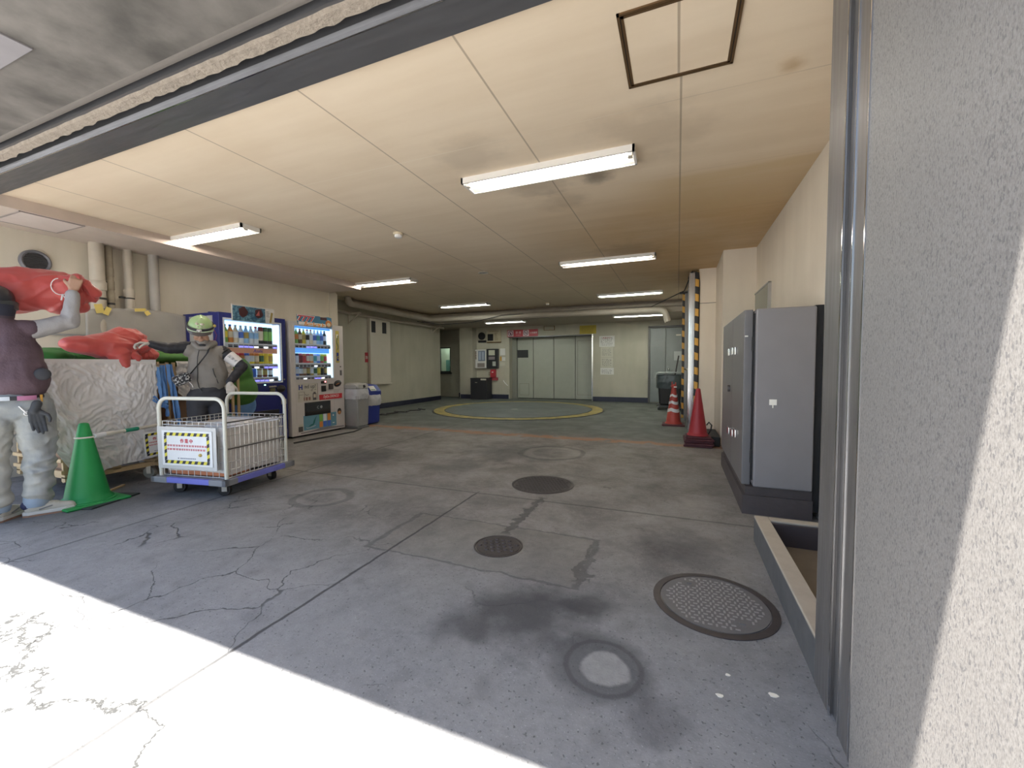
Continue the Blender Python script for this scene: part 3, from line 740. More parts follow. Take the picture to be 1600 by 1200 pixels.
build('board', MB().box(-2.755, -2.26, 12.285, 12.3, 2.02, 2.27), mat('sign_yellow', (.46, .36, .035), .5), t)
b = MB(); random.seed(3)
for r in range(5):
    x = -2.70
    while x < -2.34:
        L = random.uniform(.02, .05); b.box(x, x+L, 12.282, 12.285, 2.055+.04*r, 2.072+.04*r); x += L+random.uniform(.008, .02)
build('lettering', b, mat('faded_olive_print', (.30, .22, .03), .6), t, kind='stuff')
# notices right of the door
t = thing('wall_notices', 'column of paper notices taped to the wall right of the wide door', 'poster', (-1.95, 12.29, .8))
m_pap = mat('notice_paper', (.58, .56, .47), .8); m_pap2 = mat('notice_paper_white', (.72, .71, .68), .8); m_ink = mat('print_ink', (.10, .09, .09), .7)
for (x0, x1, z0, z1, mm) in ((-2.165, -1.72, 1.62, 1.94, m_pap2), (-2.12, -1.76, 1.31, 1.61, m_pap), (-2.12, -1.76, 1.01, 1.30, m_pap), (-2.13, -1.74, .80, 1.0, m_pap2)):
    p = build('paper_sheet', MB().box(x0, x1, 12.292, 12.3, z0, z1), mm, t)
    b = MB(); z = z1-.06
    while z > z0+.03:
        x = x0+.04
        while x < x1-.08:
            L = random.uniform(.015, .05); b.box(x, x+L, 12.29, 12.292, z, z+random.choice((.008, .012))); x += L+random.uniform(.01, .03)
        z -= .036
    build('print', b, m_ink, p, kind='stuff')
text('お知らせ', .06, mat('notice_red', (.45, .05, .06), .6), (-1.95, 12.289, 1.885), 'y', parent=t)
# left group on the rear wall
t = thing('wall_fan_unit', 'dark round fan on a cream plate high on the rear wall', 'fan', (-6.01, 12.28, 1.86))
build('plate', MB().box(-6.15, -5.88, 12.25, 12.3, 1.92, 2.22), m_wall_b, t)
Mx = Matrix.Translation((-6.015, 12.25, 2.06)) @ Matrix.Rotation(PI/2, 4, 'X')
build('fan_ring', MB().lathe([(.125, 0), (.125, .03), (.11, .03), (.105, .005)], (0, 0, 0), 30, Mx), m_black, t)
b = MB().lathe([(.03, 0), (.03, .02), (0, .025)], (0, 0, 0), 16, Mx)
for k in range(5):
    a = 2*PI*k/5; c_, s_ = math.cos(a), math.sin(a)
    b.addf([Mx @ Vector(v) for v in ((c_*.02, s_*.02, .005), (c_*.1-s_*.035, s_*.1+c_*.035, .004), (c_*.1+s_*.02, s_*.1-c_*.02, .014))], [(0, 1, 2)])
build('blades', b, m_black, t)
build('lower_strip', MB().box(-6.16, -5.88, 12.26, 12.3, 1.85, 1.92), m_black, t)
t = thing('framed_notice_board', 'cream framed board with dark picture beside the wall fan', 'notice board', (-5.58, 12.28, 1.83))
build('board', MB().box(-5.84, -5.34, 12.28, 12.3, 1.86, 2.26), mat('aged_board', (.48, .42, .30), .6), t)
build('dark_panel', MB().box(-5.82, -5.62, 12.272, 12.28, 1.90, 2.12), m_black, t)
build('ledge', MB().box(-5.84, -5.34, 12.25, 12.3, 1.83, 1.86), m_bronze, t)
b = MB()
for r in range(6): b.box(-5.57, -5.57+random.uniform(.06, .16), 12.277, 12.28, 1.92+.045*r, 1.932+.045*r)
b.box(-5.76, -5.42, 12.277, 12.28, 2.2, 2.212)
build('print', b, m_bronze, t, kind='stuff')
t = thing('payment_terminal', 'white wall payment unit with blue grey panel, left of the black unit', 'payment machine', (-6.03, 12.2, 1.0))
build('body', MB().rbox(-6.235, -5.83, 12.16, 12.3, 1.0, 1.62, .02), mat('unit_white', (.72, .70, .68), .4), t)
build('display_panel', MB().box(-6.11, -5.86, 12.15, 12.162, 1.24, 1.57), mat('blue_grey_panel', (.20, .24, .32), .3), t)
for x in (-6.08, -5.97): build('column', MB().box(x, x+.07, 12.144, 12.15, 1.27, 1.54), mat('pale_blue_column', (.42, .48, .58), .3), t)
build('grille', MB().box(-6.14, -5.88, 12.15, 12.162, 1.04, 1.17), mat('taupe_grille', (.28, .24, .22), .5), t)
b = MB()
for r in range(5): b.box(-6.215, -6.175, 12.152, 12.16, 1.30+.055*r, 1.335+.055*r)
build('lettering', b, m_bronze, t)
t = thing('card_terminal', 'black wall unit with white card beside the payment unit', 'payment machine', (-5.61, 12.2, 1.0))
build('body', MB().rbox(-5.82, -5.42, 12.18, 12.3, 1.0, 1.63, .01), mat('unit_black', (.025, .027, .03), .35), t)
build('white_card', MB().box(-5.74, -5.52, 12.17, 12.182, 1.42, 1.59), mat('card_cream', (.60, .60, .48), .5), t)
build('label_strip', MB().box(-5.74, -5.52, 12.17, 12.182, 1.28, 1.38), mat('label_grey', (.26, .22, .23), .5), t)
build('reader', MB().box(-5.60, -5.49, 12.165, 12.182, 1.07, 1.22).cyl((-5.54, 12.165, 1.14), (-5.54, 12.155, 1.14), .02), mat('reader_grey', (.42, .43, .38), .4), t)
t = thing('small_notices', 'small taped notices between the black unit and the wide door', 'poster', (-5.3, 12.29, 1.1))
for (x0, x1, z0, z1, mm) in ((-5.38, -5.20, 1.42, 1.64, m_pap2), (-5.39, -5.33, 1.24, 1.38, mat('orange_label', (.60, .33, .05), .5)), (-5.32, -5.20, 1.24, 1.36, m_pap2), (-5.39, -5.2, 1.08, 1.19, m_pap)):
    build('paper_sheet', MB().box(x0, x1, 12.292, 12.3, z0, z1), mm, t)
t = thing('emergency_box', 'red emergency call box on the rear wall above the black bin', 'box', (-5.61, 12.25, .6))
build('body', MB().rbox(-5.70, -5.52, 12.2, 12.3, .70, .96, .008), m_red, t)
build('button', MB().ell((-5.61, 12.19, .87), (.035, .02, .018)), m_swh, t)
build('lower_plate', MB().box(-5.76, -5.46, 12.23, 12.3, .60, .70), mat('worn_red', (.34, .06, .07), .5), t)
build('switch', MB().box(-5.79, -5.73, 12.26, 12.3, .76, .88), mat('switch_beige', (.3, .27, .2), .5), t)
single('white_hook_strip', MB().tube([(-5.27, 12.285, .60), (-5.22, 12.28, .53), (-5.15, 12.28, .46), (-5.11, 12.285, .43)], .014, 8), mat('glossy_white', (.9, .9, .88), .2), 'bright white curved strip on the wall beside the wide door', 'strip')
t = thing('black_bin', 'square black bin in the rear left corner below the payment unit', 'bin', (-5.94, 12.05, 0))
build('body', MB().rbox(-6.225, -5.64, 11.8, 12.2, 0, .66, .01), mat('bin_black', (.022, .022, .026), .5), t)
build('lid', MB().rbox(-6.23, -5.635, 11.79, 12.21, .66, .69, .008), mat('bin_black', (.022, .022, .026), .5), t)
build('label', MB().box(-5.85, -5.66, 11.785, 11.8, .62, .67), m_pap, t)
build('latch', MB().rbox(-6.05, -5.97, 11.78, 11.8, .53, .56, .003), m_chrome, t)

# turntable
t = thing('car_turntable', 'round steel car turntable with yellow rim set in the rear floor', 'turntable', (-3.7, 9.55, 0))
tt = NT('turntable_plate'); n_ = tt.noise(40, 4); n2_ = tt.noise(1.4, 6)
tt.out(tt.mix(tt.sm(tt.add(tt.mul(n_, .3), tt.mul(n2_, .7)), .3, .7), (.085, .10, .10), (.16, .18, .175)), .5)
ty = NT('worn_yellow_rim'); n_ = ty.noise(5, 6); ty.out(ty.mix(ty.sm(n_, .42, .7), (.42, .32, .09), (.20, .17, .09)), .6)
build('plate', MB().lathe([(1.80, .0), (1.80, .012), (0, .013)], (-3.7, 9.55, 0), 96), tt.m, t)
build('rim', MB().lathe([(2.08, .0), (2.08, .008), (1.83, .010), (1.83, .0)], (-3.7, 9.55, 0), 96, cap=False), ty.m, t, label='worn yellow rim')
build('edge_ring', MB().lathe([(2.12, .0), (2.12, .006), (2.085, .006), (2.085, 0)], (-3.7, 9.55, 0), 96, cap=False), m_dark, t)
build('centre_cap', MB().lathe([(.09, .012), (.07, .022), (0, .024)], (-3.7, 9.3, 0), 24), mat('cap_grey', (.3, .3, .28), .4), t)

# manhole covers
m_iron = mat('cast_iron', (.075, .062, .058), .5, .4, .3, 20); m_studs = mat('polished_studs', (.33, .31, .29), .45, .2, .1); m_iron2 = mat('worn_iron', (.155, .145, .138), .6, .1, .2, 20)
def manhole(x, y, r, ring, style, label, mi):
    t = thing('manhole_cover', label, 'manhole cover', (x, y, 0))
    build('rim', MB().lathe([(ring, 0), (ring, .004), (r+.006, .005), (r+.004, 0)], (x, y, 0), 48, cap=False), m_iron, t)
    b = MB().lathe([(r, 0), (r, .005), (0, .005)], (x, y, 0), 48)
    build('lid', b, mi, t)
    b = MB(); st = {'grid': .034, 'studs': .042, 'plate': .026}[style]
    k = int(r/st)+1
    for i in range(-k, k+1):
        for j in range(-k, k+1):
            px = i*st+(st/2 if j % 2 else 0); py = j*st*.9
            if px*px+py*py > (r-.022)**2: continue
            if style == 'plate':
                if any(abs(px-a)<.035 and abs(py-c_)<.03 for a, c_ in ((-.10, .13), (.10, -.14))): continue
                a = (.009, .004) if (i+j) % 2 else (.004, .009); b.box(x+px-a[0], x+px+a[0], y+py-a[1], y+py+a[1], .005, .0075)
            elif style == 'studs': b.lathe([(.014, .005), (.011, .011), (0, .011)], (x+px, y+py, 0), 8)
            else: b.box(x+px-.011, x+px+.011, y+py-.009, y+py+.009, .005, .008)
    build('studs', b, m_studs if style == 'plate' else mi, t, kind='stuff')
    if style == 'plate':
        for a, c_ in ((-.10, .13), (.10, -.14)): build('lifting_slot', MB().box(x+a-.028, x+a+.028, y+c_-.02, y+c_+.02, .0045, .0065).use(mi).box(x+a-.012, x+a+.012, y+c_-.006, y+c_+.006, .006, .012), m_black, t)
    return t
manhole(-1.14, 3.56, .26, .285, 'grid', 'dark round manhole cover, the farthest of the three in the floor', m_iron)
manhole(-1.0, 2.235, .135, .15, 'studs', 'small dark studded drain cover in the cracked square patch', m_iron)
manhole(.165, 2.05, .225, .262, 'plate', 'large worn checker plate manhole cover near the curb', m_iron2)
for i, (x, y, r, lb) in enumerate(((.142, 1.468, .011, 'white paint chip on the floor, left one of the two by the jamb'), (.306, 1.535, .014, 'white paint chip on the floor, closest to the steel jamb'), (.176, 1.58, .008, 'tiny white chip on the floor below the large manhole cover'))):
    b = MB(); pts = [(x+r*math.cos(a)*(1+.3*math.sin(3*a+i)), y+.8*r*math.sin(a)*(1+.2*math.cos(2*a))) for a in [2*PI*k/9 for k in range(9)]]
    b.prism(pts, 'z', .0005, .003); single('paint_chip', b, mat('chip_cream', (.85, .80, .68), .6), lb, 'paint chip', 'paint chips')

# ---------------------------------------------------------------- right side
m_cab = mat('grey_hammered_enamel', (.165, .155, .155), .38, var=.1, scale=9, bump=.08, bscale=120)
m_cab2 = mat('grey_enamel_side', (.235, .22, .225), .42, var=.08, scale=5, bump=.08, bscale=120)
t = thing('electrical_cabinet', 'tall grey steel electrical cabinet on a concrete plinth at the right wall', 'cabinet', (.69, 4.2, 0))
build('plinth', MB().box(.45, .88, 3.38, 4.95, 0, .14).box(.47, .88, 3.40, 4.93, .14, .20), mat('dark_plinth', (.075, .060, .058), .8, var=.3, scale=8, bump=.3), t)
body = build('body', MB().rbox(.515, .875, 3.37, 4.93, .205, 1.49, .012), m_cab2, t)
build('gap_shade', MB().box(.508, .516, 3.40, 4.90, .25, 1.46), m_black, t)  # black strip standing in for the shade in the gap behind the doors
for (a, c_) in ((3.445, 4.115), (4.122, 4.93)):
    d = build('door', MB().rbox(.45, .508, a, c_, .2, 1.492, .006), m_cab, t)
for (y, z) in ((4.33, 1.205), (4.10-.02, 1.21), (3.89, 1.205), (4.26, .482), (4.0, .501), (3.80, .53)):
    build('handle', MB().rbox(.436, .45, y-.045, y+.045, z-.032, z+.032, .004), m_chrome, t)
build('lock', MB().cyl((.43, 4.26, .872), (.45, 4.26, .872), .03, n=18), mat('lock_dark', (.12, .11, .11), .4, .5), t)
for z in (.42, .84, 1.24): build('hinge', MB().box(.50, .525, 3.42, 3.445, z-.05, z+.05), m_dark, t)
build('paper_label', MB().box(.605, .650, 3.364, 3.37, .805, .845).box(.624, .630, 3.364, 3.37, .785, .805), mat('tag_white', (.85, .82, .74), .6), t)
build('wall_gap_fill', MB().box(.877, .925, 3.42, 4.90, .05, 1.50), m_black, t)  # black block filling the gap between cabinet and wall
build('sticker', MB().box(.455, .475, 3.437, 3.445, 1.295, 1.305), mat('tag_white', (.85, .82, .74), .6), t)
t = thing('green_glass_panel', 'tilted green glass panel on the right wall above the cabinet', 'panel', (.9, 5.6, 1.5))
build('glass', MB().box(.905, .93, 5.22, 6.05, 1.45, 1.975), mat('green_glass', (.17, .21, .18), .12, var=.05), t)
build('frame', MB().box(.90, .93, 5.20, 6.07, 1.975, 1.99).box(.90, .93, 5.20, 5.22, 1.45, 1.985), m_pipegrey, t)
single('cable_stub', MB().box(.89, .925, 4.55, 4.62, 1.50, 1.56), m_dark, 'small dark fitting on top of the electrical cabinet', 'fitting')
# steel shutter guide with striped corner strip
b = MB().use(m_steelv).box(.165, .245, 7.19, 7.24, 0, 2.55)
b.use(m_chrome).box(.155, .165, 7.18, 7.24, 0, 2.56)
t = thing('shutter_guide', 'tall polished steel shutter guide beside the yellow striped strip', 'shutter guide', (.2, 7.25, 0))
build('face_plate', MB().rbox(.17, .245, 7.185, 7.24, 0, 2.55, .006), steel('guide_steel', (.62, .62, .64), .2, (40, 40, 1.2), .1), t)
build('side_channel', MB().box(.16, .2, 7.24, 8.0, 0, 2.55), mat('channel_grey', (.22, .215, .21), .35, .6), t)
build('edge', MB().box(.155, .172, 7.18, 7.23, 0, 2.55), m_chrome, t)
def stripes(name, yscale, ca, cb, period=.2, slope=.5, axis='x'):
    t = NT(name); k = t.M('FRACT', t.M('DIVIDE', t.add(t.z, t.mul(t.x if axis == 'x' else t.y, slope)), period))
    t.out(t.mix(t.M('GREATER_THAN', k, .5), ca, cb), .5); return t.m
m_stripe = stripes('yellow_black_stripes', 1, (.62, .34, .06), (.02, .02, .02), .232, .35)
t = thing('striped_corner_guard', 'yellow and black striped corner guard, the nearer and wider one', 'corner guard', (.275, 7.18, 0))
build('guard', MB().rbox(.245, .30, 7.165, 7.2, .35, 2.56, .008), m_stripe, t)
build('cable', MB().tube([(.305, 7.19, .1), (.305, 7.19, 2.4), (.29, 7.19, 2.57), (.17, 7.19, 2.55), (.15, 7.4, 2.5)], .008, 8), m_black, t)
t = thing('striped_corner_guard', 'thin yellow and black striped corner guard farther back behind the steel guide', 'corner guard', (.09, 8.6, 0))
build('guard', MB().rbox(.07, .115, 8.6, 8.64, .05, 2.45, .005), m_stripe, t)
build('rear_channel', MB().box(.12, .22, 8.6, 8.75, 0, 2.5), mat('channel_grey', (.22, .215, .21), .35, .6), t)
build('bracket', MB().box(.02, .16, 8.58, 8.66, 2.45, 2.48), m_dark, t)
build('latch', MB().cyl((.13, 8.59, 1.0), (.17, 8.55, 1.0), .02), m_chrome, t)
single('wall_pier_joint', MB().box(.303, .545, 7.196, 7.2, 2.055, 2.062), m_dark, 'thin dark joint line on the wall right of the striped guard', 'joint')

# ================================================================== VENDING MACHINES
m_navy = mat('navy_machine_paint', (.016, .022, .16), .3, var=.08)
m_vwhite = mat('white_machine_paint', (.62, .58, .55), .35, var=.05)
m_blackp = mat('black_plastic', (.018, .016, .016), .3)
m_back = mat('display_backlight', (.50, .76, 1.0), .5, emit=1.3, var=.0)
m_strip = mat('display_tube', (.70, .85, .95), .5, emit=.8, var=0)
m_shelf = mat('shelf_white', (.70, .72, .75), .3)
m_bblue = mat('button_lit_violet', (.22, .20, .95), .4, emit=1.2, var=0)
m_bdark = mat('button_dark', (.03, .03, .05), .25)
m_bwhite = mat('button_lit_white', (.9, .9, .95), .4, emit=1.8, var=0)
m_price = mat('price_strip_dark', (.06, .05, .06), .4)
X0 = -5.40
m_pane = glass_mat('display_pane', (.96, .98, 1.), .03)
def machine(name, label, y0, y1, z1, dy0, dy1, dz0, dz1, paint, shelves, cat='vending machine'):
    t = thing(name, label, cat, ((X0-6.1)/2, (y0+y1)/2, 0))
    xb = -6.12; xc = X0-.16
    b = MB().box(xb, xc, y0, y1, .03, z1)
    b.box(xc, X0, y0, dy0, .03, z1).box(xc, X0, dy1, y1, .03, z1).box(xc, X0, dy0, dy1, .03, dz0).box(xc, X0, dy0, dy1, dz1, z1)
    build('body', b, paint, t, bevel=.004)
    build('foot', MB().box(xb+.05, X0-.05, y0+.05, y1-.05, 0, .03), m_black, t)
    build('backlight', MB().box(xc, xc+.004, dy0, dy1, dz0, dz1), m_back, t)
    build('display_tube', MB().box(X0-.12, X0-.012, dy1-.035, dy1-.002, dz0+.01, dz1-.01), m_strip, t)
    for z in shelves:
        build('shelf', MB().box(xc, X0-.02, dy0, dy1-.04, z-.012, z), m_shelf, t)
        build('price_rail', MB().box(X0-.03, X0-.012, dy0+.01, dy1-.04, z-.068, z-.012), m_shelf, t)
    b = MB(); w_ = .018
    b.box(X0, X0+.008, dy0-w_, dy0, dz0-w_, dz1+w_).box(X0, X0+.008, dy1, dy1+w_, dz0-w_, dz1+w_).box(X0, X0+.008, dy0, dy1, dz0-w_, dz0).box(X0, X0+.008, dy0, dy1, dz1, dz1+w_)
    build('display_frame', b, m_shelf if paint is m_navy else m_vwhite, t)
    build('display_pane', MB().box(X0-.008, X0-.004, dy0, dy1, dz0, dz1), m_pane, t)
    return t
def buttons(t, y0, y1, z, n, lit):
    st = (y1-y0)/n
    for i in range(n):
        y = y0+st*(i+.5); k = lit[i % len(lit)]
        m = {'b': m_bblue, 'd': m_bdark, 'w': m_bwhite}[k]
        o = build('button', MB().use(m).rbox(X0-.012, X0-.0085, y-.027, y+.027, z-.026, z-.006, .001).use(m_price).box(X0-.012, X0-.0095, y-.03, y+.03, z-.002, z+.010), None, t)
t1 = machine('vending_machine', 'dark blue drinks vending machine with photo sign on top, behind the worker in grey vest', 3.455, 4.405, 1.80, 3.52, 4.315, .885, 1.715, m_navy, (1.42, 1.14, .955))
t2 = machine('vending_machine', 'white drinks vending machine with red and blue sign on top', 4.47, 5.53, 1.79, 4.555, 5.30, .90, 1.725, m_vwhite, (1.455, 1.155, .955))
buttons(t1, 3.56, 4.27, 1.385, 10, 'ddbbbwdwdb'); buttons(t1, 3.56, 4.27, 1.105, 10, 'dwdwdwdbbb'); buttons(t1, 3.56, 4.27, .92, 10, 'ddbdbbbbwd')
buttons(t2, 4.57, 5.26, 1.42, 10, 'dddbbbdddd'); buttons(t2, 4.57, 5.26, 1.12, 10, 'dddddwdddd'); buttons(t2, 4.57, 5.26, .92, 10, 'ddwddbbwdd')

# drinks: one object each
def drink(kind, y, z, cols, label, group, h=.2, r=.031, x=-5.50):
    b = MB(); cap, liq, lab = cols
    if kind == 'bottle':
        b.use(liq).lathe([(r*.85, 0), (r, .01), (r, h*.28)], (x, y, z), 14, cap=True)
        b.use(lab).lathe([(r*1.02, h*.28), (r*1.02, h*.62)], (x, y, z), 14, cap=False)
        b.use(liq).lathe([(r, h*.62), (r*.85, h*.72), (r*.40, h*.87), (r*.38, h*.9)], (x, y, z), 14)
        b.use(cap).lathe([(r*.46, h*.9), (r*.46, h*.99), (r*.4, h)], (x, y, z), 14)
    elif kind == 'can':
        b.use(cap).lathe([(r*.85, 0), (r, .006), (r, h*.2)], (x, y, z), 14)
        b.use(lab).lathe([(r*1.01, h*.2), (r*1.01, h*.75)], (x, y, z), 14, cap=False)
        b.use(liq).lathe([(r, h*.75), (r, h*.94), (r*.82, h*.99), (r*.82, h)], (x, y, z), 14)
    else:
        b.use(liq).rbox(x-.02, x+.02, y-r*1.05, y+r*1.05, z, z+h*.9, .004).use(lab).box(x+.0195, x+.0215, y-r*.8, y+r*.8, z+h*.2, z+h*.75).use(cap).cyl((x, y, z+h*.9), (x, y, z+h), r*.4, n=12)
    return single('drink_'+('carton' if kind == 'carton' else kind), b, None, label, 'drink', group)
P = lambda n, c, r=.3: mat('drink_'+n, c, r, var=.05)
pg, pdg, porr, pred, pyel, pbrn, pblk, pwht, pblu, plbl, pcream, pgold, pmar, pteal = (P('green', (.22, .50, .10)), P('dark_green', (.04, .13, .05)), P('orange', (.75, .28, .06)), P('red', (.60, .05, .05)), P('yellow', (.85, .68, .05)), P('brown', (.20, .08, .03)), P('black', (.02, .02, .02)), P('white', (.80, .82, .84)), P('blue', (.08, .18, .62)), P('light_blue', (.35, .60, .85)), P('cream', (.75, .66, .48)), P('gold', (.50, .36, .10)), P('maroon', (.22, .03, .03)), P('teal', (.10, .40, .38)))
rowA = [('bottle', (pdg, pg, pyel), 'green tea'), ('bottle', (pblu, porr, pcream), 'orange tea'), ('bottle', (pwht, pcream, pwht), 'cream milk tea'), ('bottle', (pwht, pwht, pblu), 'blue labelled'), ('bottle', (pwht, plbl, pgold), 'gold labelled water'), ('bottle', (pwht, pwht, plbl), 'pale blue water'), ('bottle', (pred, pwht, plbl), 'red capped sport'), ('can', (pblk, pmar, pcream), 'black and rose'), ('can', (pblk, pdg, pg), 'dark green tall'), ('can', (pblk, pdg, pg), 'second dark green tall')]
rowB = [('can', (pbrn, pmar, pwht), 'grey and maroon'), ('can', (porr, pmar, pcream), 'dark red coffee'), ('can', (porr, pred, pcream), 'red coffee'), ('can', (pred, pred, porr), 'bright red coffee'), ('can', (pwht, pblu, pwht), 'white and navy'), ('can', (pyel, porr, pwht), 'orange topped white'), ('can', (pgold, porr, pcream), 'orange topped gold'), ('can', (pyel, pyel, pdg), 'yellow lemon'), ('can', (pyel, pyel, pyel), 'plain yellow'), ('can', (pyel, pyel, pgold), 'yellow and gold')]
rowC = [('can', (pdg, pdg, pg), 'green'), ('can', (pgold, pg, pgold), 'olive'), ('can', (pblk, pblk, pwht), 'black'), ('bottle', (pwht, pwht, pbrn), 'white capped'), ('can', (pblu, pblu, pblu), 'deep blue'), ('can', (pbrn, pgold, pcream), 'gold and brown'), ('can', (pmar, pbrn, pgold), 'brown'), ('can', (pblk, pmar, pwht), 'maroon and white')]
rowD = [('bottle', (pwht, pg, pyel), 'green topped'), ('bottle', (pwht, pg, porr), 'green and orange'), ('bottle', (pred, pbrn, pcream), 'brown tea'), ('bottle', (pwht, pyel, pgold), 'yellow tea'), ('bottle', (pred, pwht, pblk), 'red capped dark label'), ('bottle', (pred, pcream, pwht), 'cream'), ('bottle', (pwht, pwht, pblu), 'white and blue water'), ('bottle', (pwht, plbl, pteal), 'light blue water'), ('bottle', (pwht, plbl, pblu), 'blue labelled water'), ('bottle', (pblk, pblk, pwht), 'black')]
rowE = [('can', (pwht, pwht, pblk), 'white and black'), ('can', (pwht, pblk, pwht), 'black topped white'), ('can', (pmar, pred, pmar), 'dark red'), ('can', (pred, porr, pred), 'red and orange'), ('can', (pred, pred, pcream), 'red and cream'), ('can', (porr, porr, pcream), 'orange'), ('can', (plbl, pwht, pteal), 'teal'), ('can', (pblu, plbl, pwht), 'light blue'), ('can', (pred, pyel, pg), 'yellow and green'), ('can', (pg, pyel, pred), 'green and red')]
rowF = [('can', (plbl, pwht, plbl), 'pale blue'), ('can', (pblu, plbl, pwht), 'blue and white'), ('can', (pbrn, pblk, pwht), 'black and brown'), ('can', (pbrn, pmar, pcream), 'maroon'), ('can', (pblk, pbrn, pgold), 'brown and gold'), ('can', (pgold, pcream, pwht), 'cream and gold'), ('can', (pwht, pwht, pdg), 'white and dark green'), ('can', (pgold, pgold, pyel), 'gold'), ('can', (pblk, pgold, pblk), 'black and gold'), ('can', (pblk, pblk, pgold), 'black')]
def row(items, y0, y1, z, h, where, group, r=.031):
    st = (y1-y0)/len(items)
    for i, (k, c_, n_) in enumerate(items):
        drink(k, y0+st*(i+.5), z, c_, '%s drink %s, %s in the %s' % (n_, k, ['first', 'second', 'third', 'fourth', 'fifth', 'sixth', 'seventh', 'eighth', 'ninth', 'tenth'][i], where) if len(items) == 10 else '%s drink %s, %s in the %s' % (n_, k, ['first', 'second', 'third', 'fourth', 'fifth', 'sixth', 'seventh', 'eighth'][i], where), group, h, r)
row(rowA, 3.55, 4.26, 1.42, .24, 'top row of the blue machine', 'drinks in the top row of the blue machine', .034)
row(rowB, 3.55, 4.26, 1.14, .15, 'middle row of the blue machine', 'drinks in the middle row of the blue machine', .033)
row(rowC, 3.58, 4.26, .955, .125, 'bottom row of the blue machine', 'drinks in the bottom row of the blue machine', .034)
row(rowD, 4.565, 5.255, 1.455, .235, 'top row of the white machine', 'drinks in the top row of the white machine', .032)
row(rowE, 4.565, 5.255, 1.155, .15, 'middle row of the white machine', 'drinks in the middle row of the white machine', .031)
row(rowF, 4.565, 5.255, .955, .15, 'bottom row of the white machine', 'drinks in the bottom row of the white machine', .031)
# blue machine details
t = t1
m_terra = mat('terracotta_banner', (.55, .27, .17), .5, emit=.12)
build('banner', MB().box(X0-.06, X0-.02, 3.525, 4.275, 1.285, 1.352), m_terra, t)
text('Asahi', .062, mat('banner_blue', (.03, .05, .35), .4), (X0-.018, 3.98, 1.318), 'x', parent=t, shear=.2)
build('side_panel', MB().box(-5.98, -5.52, 3.447, 3.455, .85, 1.76), mat('pale_grey_side_panel', (.42, .41, .38), .5), t, label='pale grey panel on the side')
build('hinge_cap', MB().cyl((-5.75, 3.6, 1.8), (-5.75, 3.6, 1.83), .05, n=16), m_navy, t)
build('coin_slot', MB().rbox(X0, X0+.02, 4.10, 4.22, .80, .825, .003), m_chrome, t)
build('bill_slot', MB().rbox(X0, X0+.015, 4.12, 4.20, .74, .79, .003), mat('slot_olive', (.12, .12, .06), .4), t)
build('return_scoop', MB().ell((X0, 4.30, .775), (.03, .075, .055)), m_blackp, t)
build('green_lamp', MB().ell((X0+.004, 4.05, .84), (.006, .012, .007)), mat('green_led', (.4, 1., .6), .4, emit=6), t)
build('label_plate', MB().box(X0, X0+.004, 4.30, 4.385, .545, .62), mat('plate_grey', (.45, .45, .42), .4), t)
build('small_tag', MB().box(X0, X0+.004, 4.33, 4.38, .12, .17), mat('plate_grey', (.45, .45, .42), .4), t)
build('chute', MB().rbox(X0, X0+.02, 3.6, 4.25, .30, .48, .006), m_blackp, t)
build('lock', MB().cyl((X0, 4.355, .91), (X0+.01, 4.355, .91), .012), m_chrome, t)
t = thing('machine_sign', 'photo sign with dark fruit in blue ice on top of the blue vending machine', 'sign', (-5.38, 3.91, 1.70))
build('board', MB().box(-5.392, -5.380, 3.61, 4.215, 1.705, 1.918), mat('board_white', (.66, .64, .60), .4), t)
tb = NT('icy_blue_print'); n_ = tb.noise(22, 6, rough=.7); tb.out(tb.mix(tb.sm(n_, .4, .68), (.015, .075, .14), (.16, .32, .40)), .3)
build('picture', MB().box(-5.380, -5.378, 3.62, 4.075, 1.71, 1.905), tb.m, t)
for (y, z, r, q) in ((3.76, 1.83, .062, 1), (3.98, 1.83, .058, 2)):
    b = MB(); n = 20
    pts = [(y+r*(1+.12*math.sin(5*a+q))*math.cos(a), z+r*1.1*(1+.1*math.cos(4*a+q))*math.sin(a)) for a in [2*PI*k/n for k in range(n)]]
    build('fruit', b.prism(pts, 'x', -5.378, -5.376), mat('dark_berry_print', (.055, .012, .015), .4, var=.4, scale=60), t)
build('fruit_slice', MB().prism([(3.935, 1.80), (3.985, 1.875), (3.99, 1.80)], 'x', -5.376, -5.375), mat('pink_slice_print', (.40, .10, .09), .4), t)
build('cup', MB().prism([(4.135, 1.72), (4.165, 1.72), (4.195, 1.86), (4.165, 1.868)], 'x', -5.380, -5.378), mat('cup_gold_print', (.34, .25, .08), .4), t)
b = MB()
for k in range(4): b.box(-5.380, -5.378, 4.09, 4.14-.008*(k % 2), 1.80+.022*k, 1.806+.022*k)
build('print', b, m_ink, t)
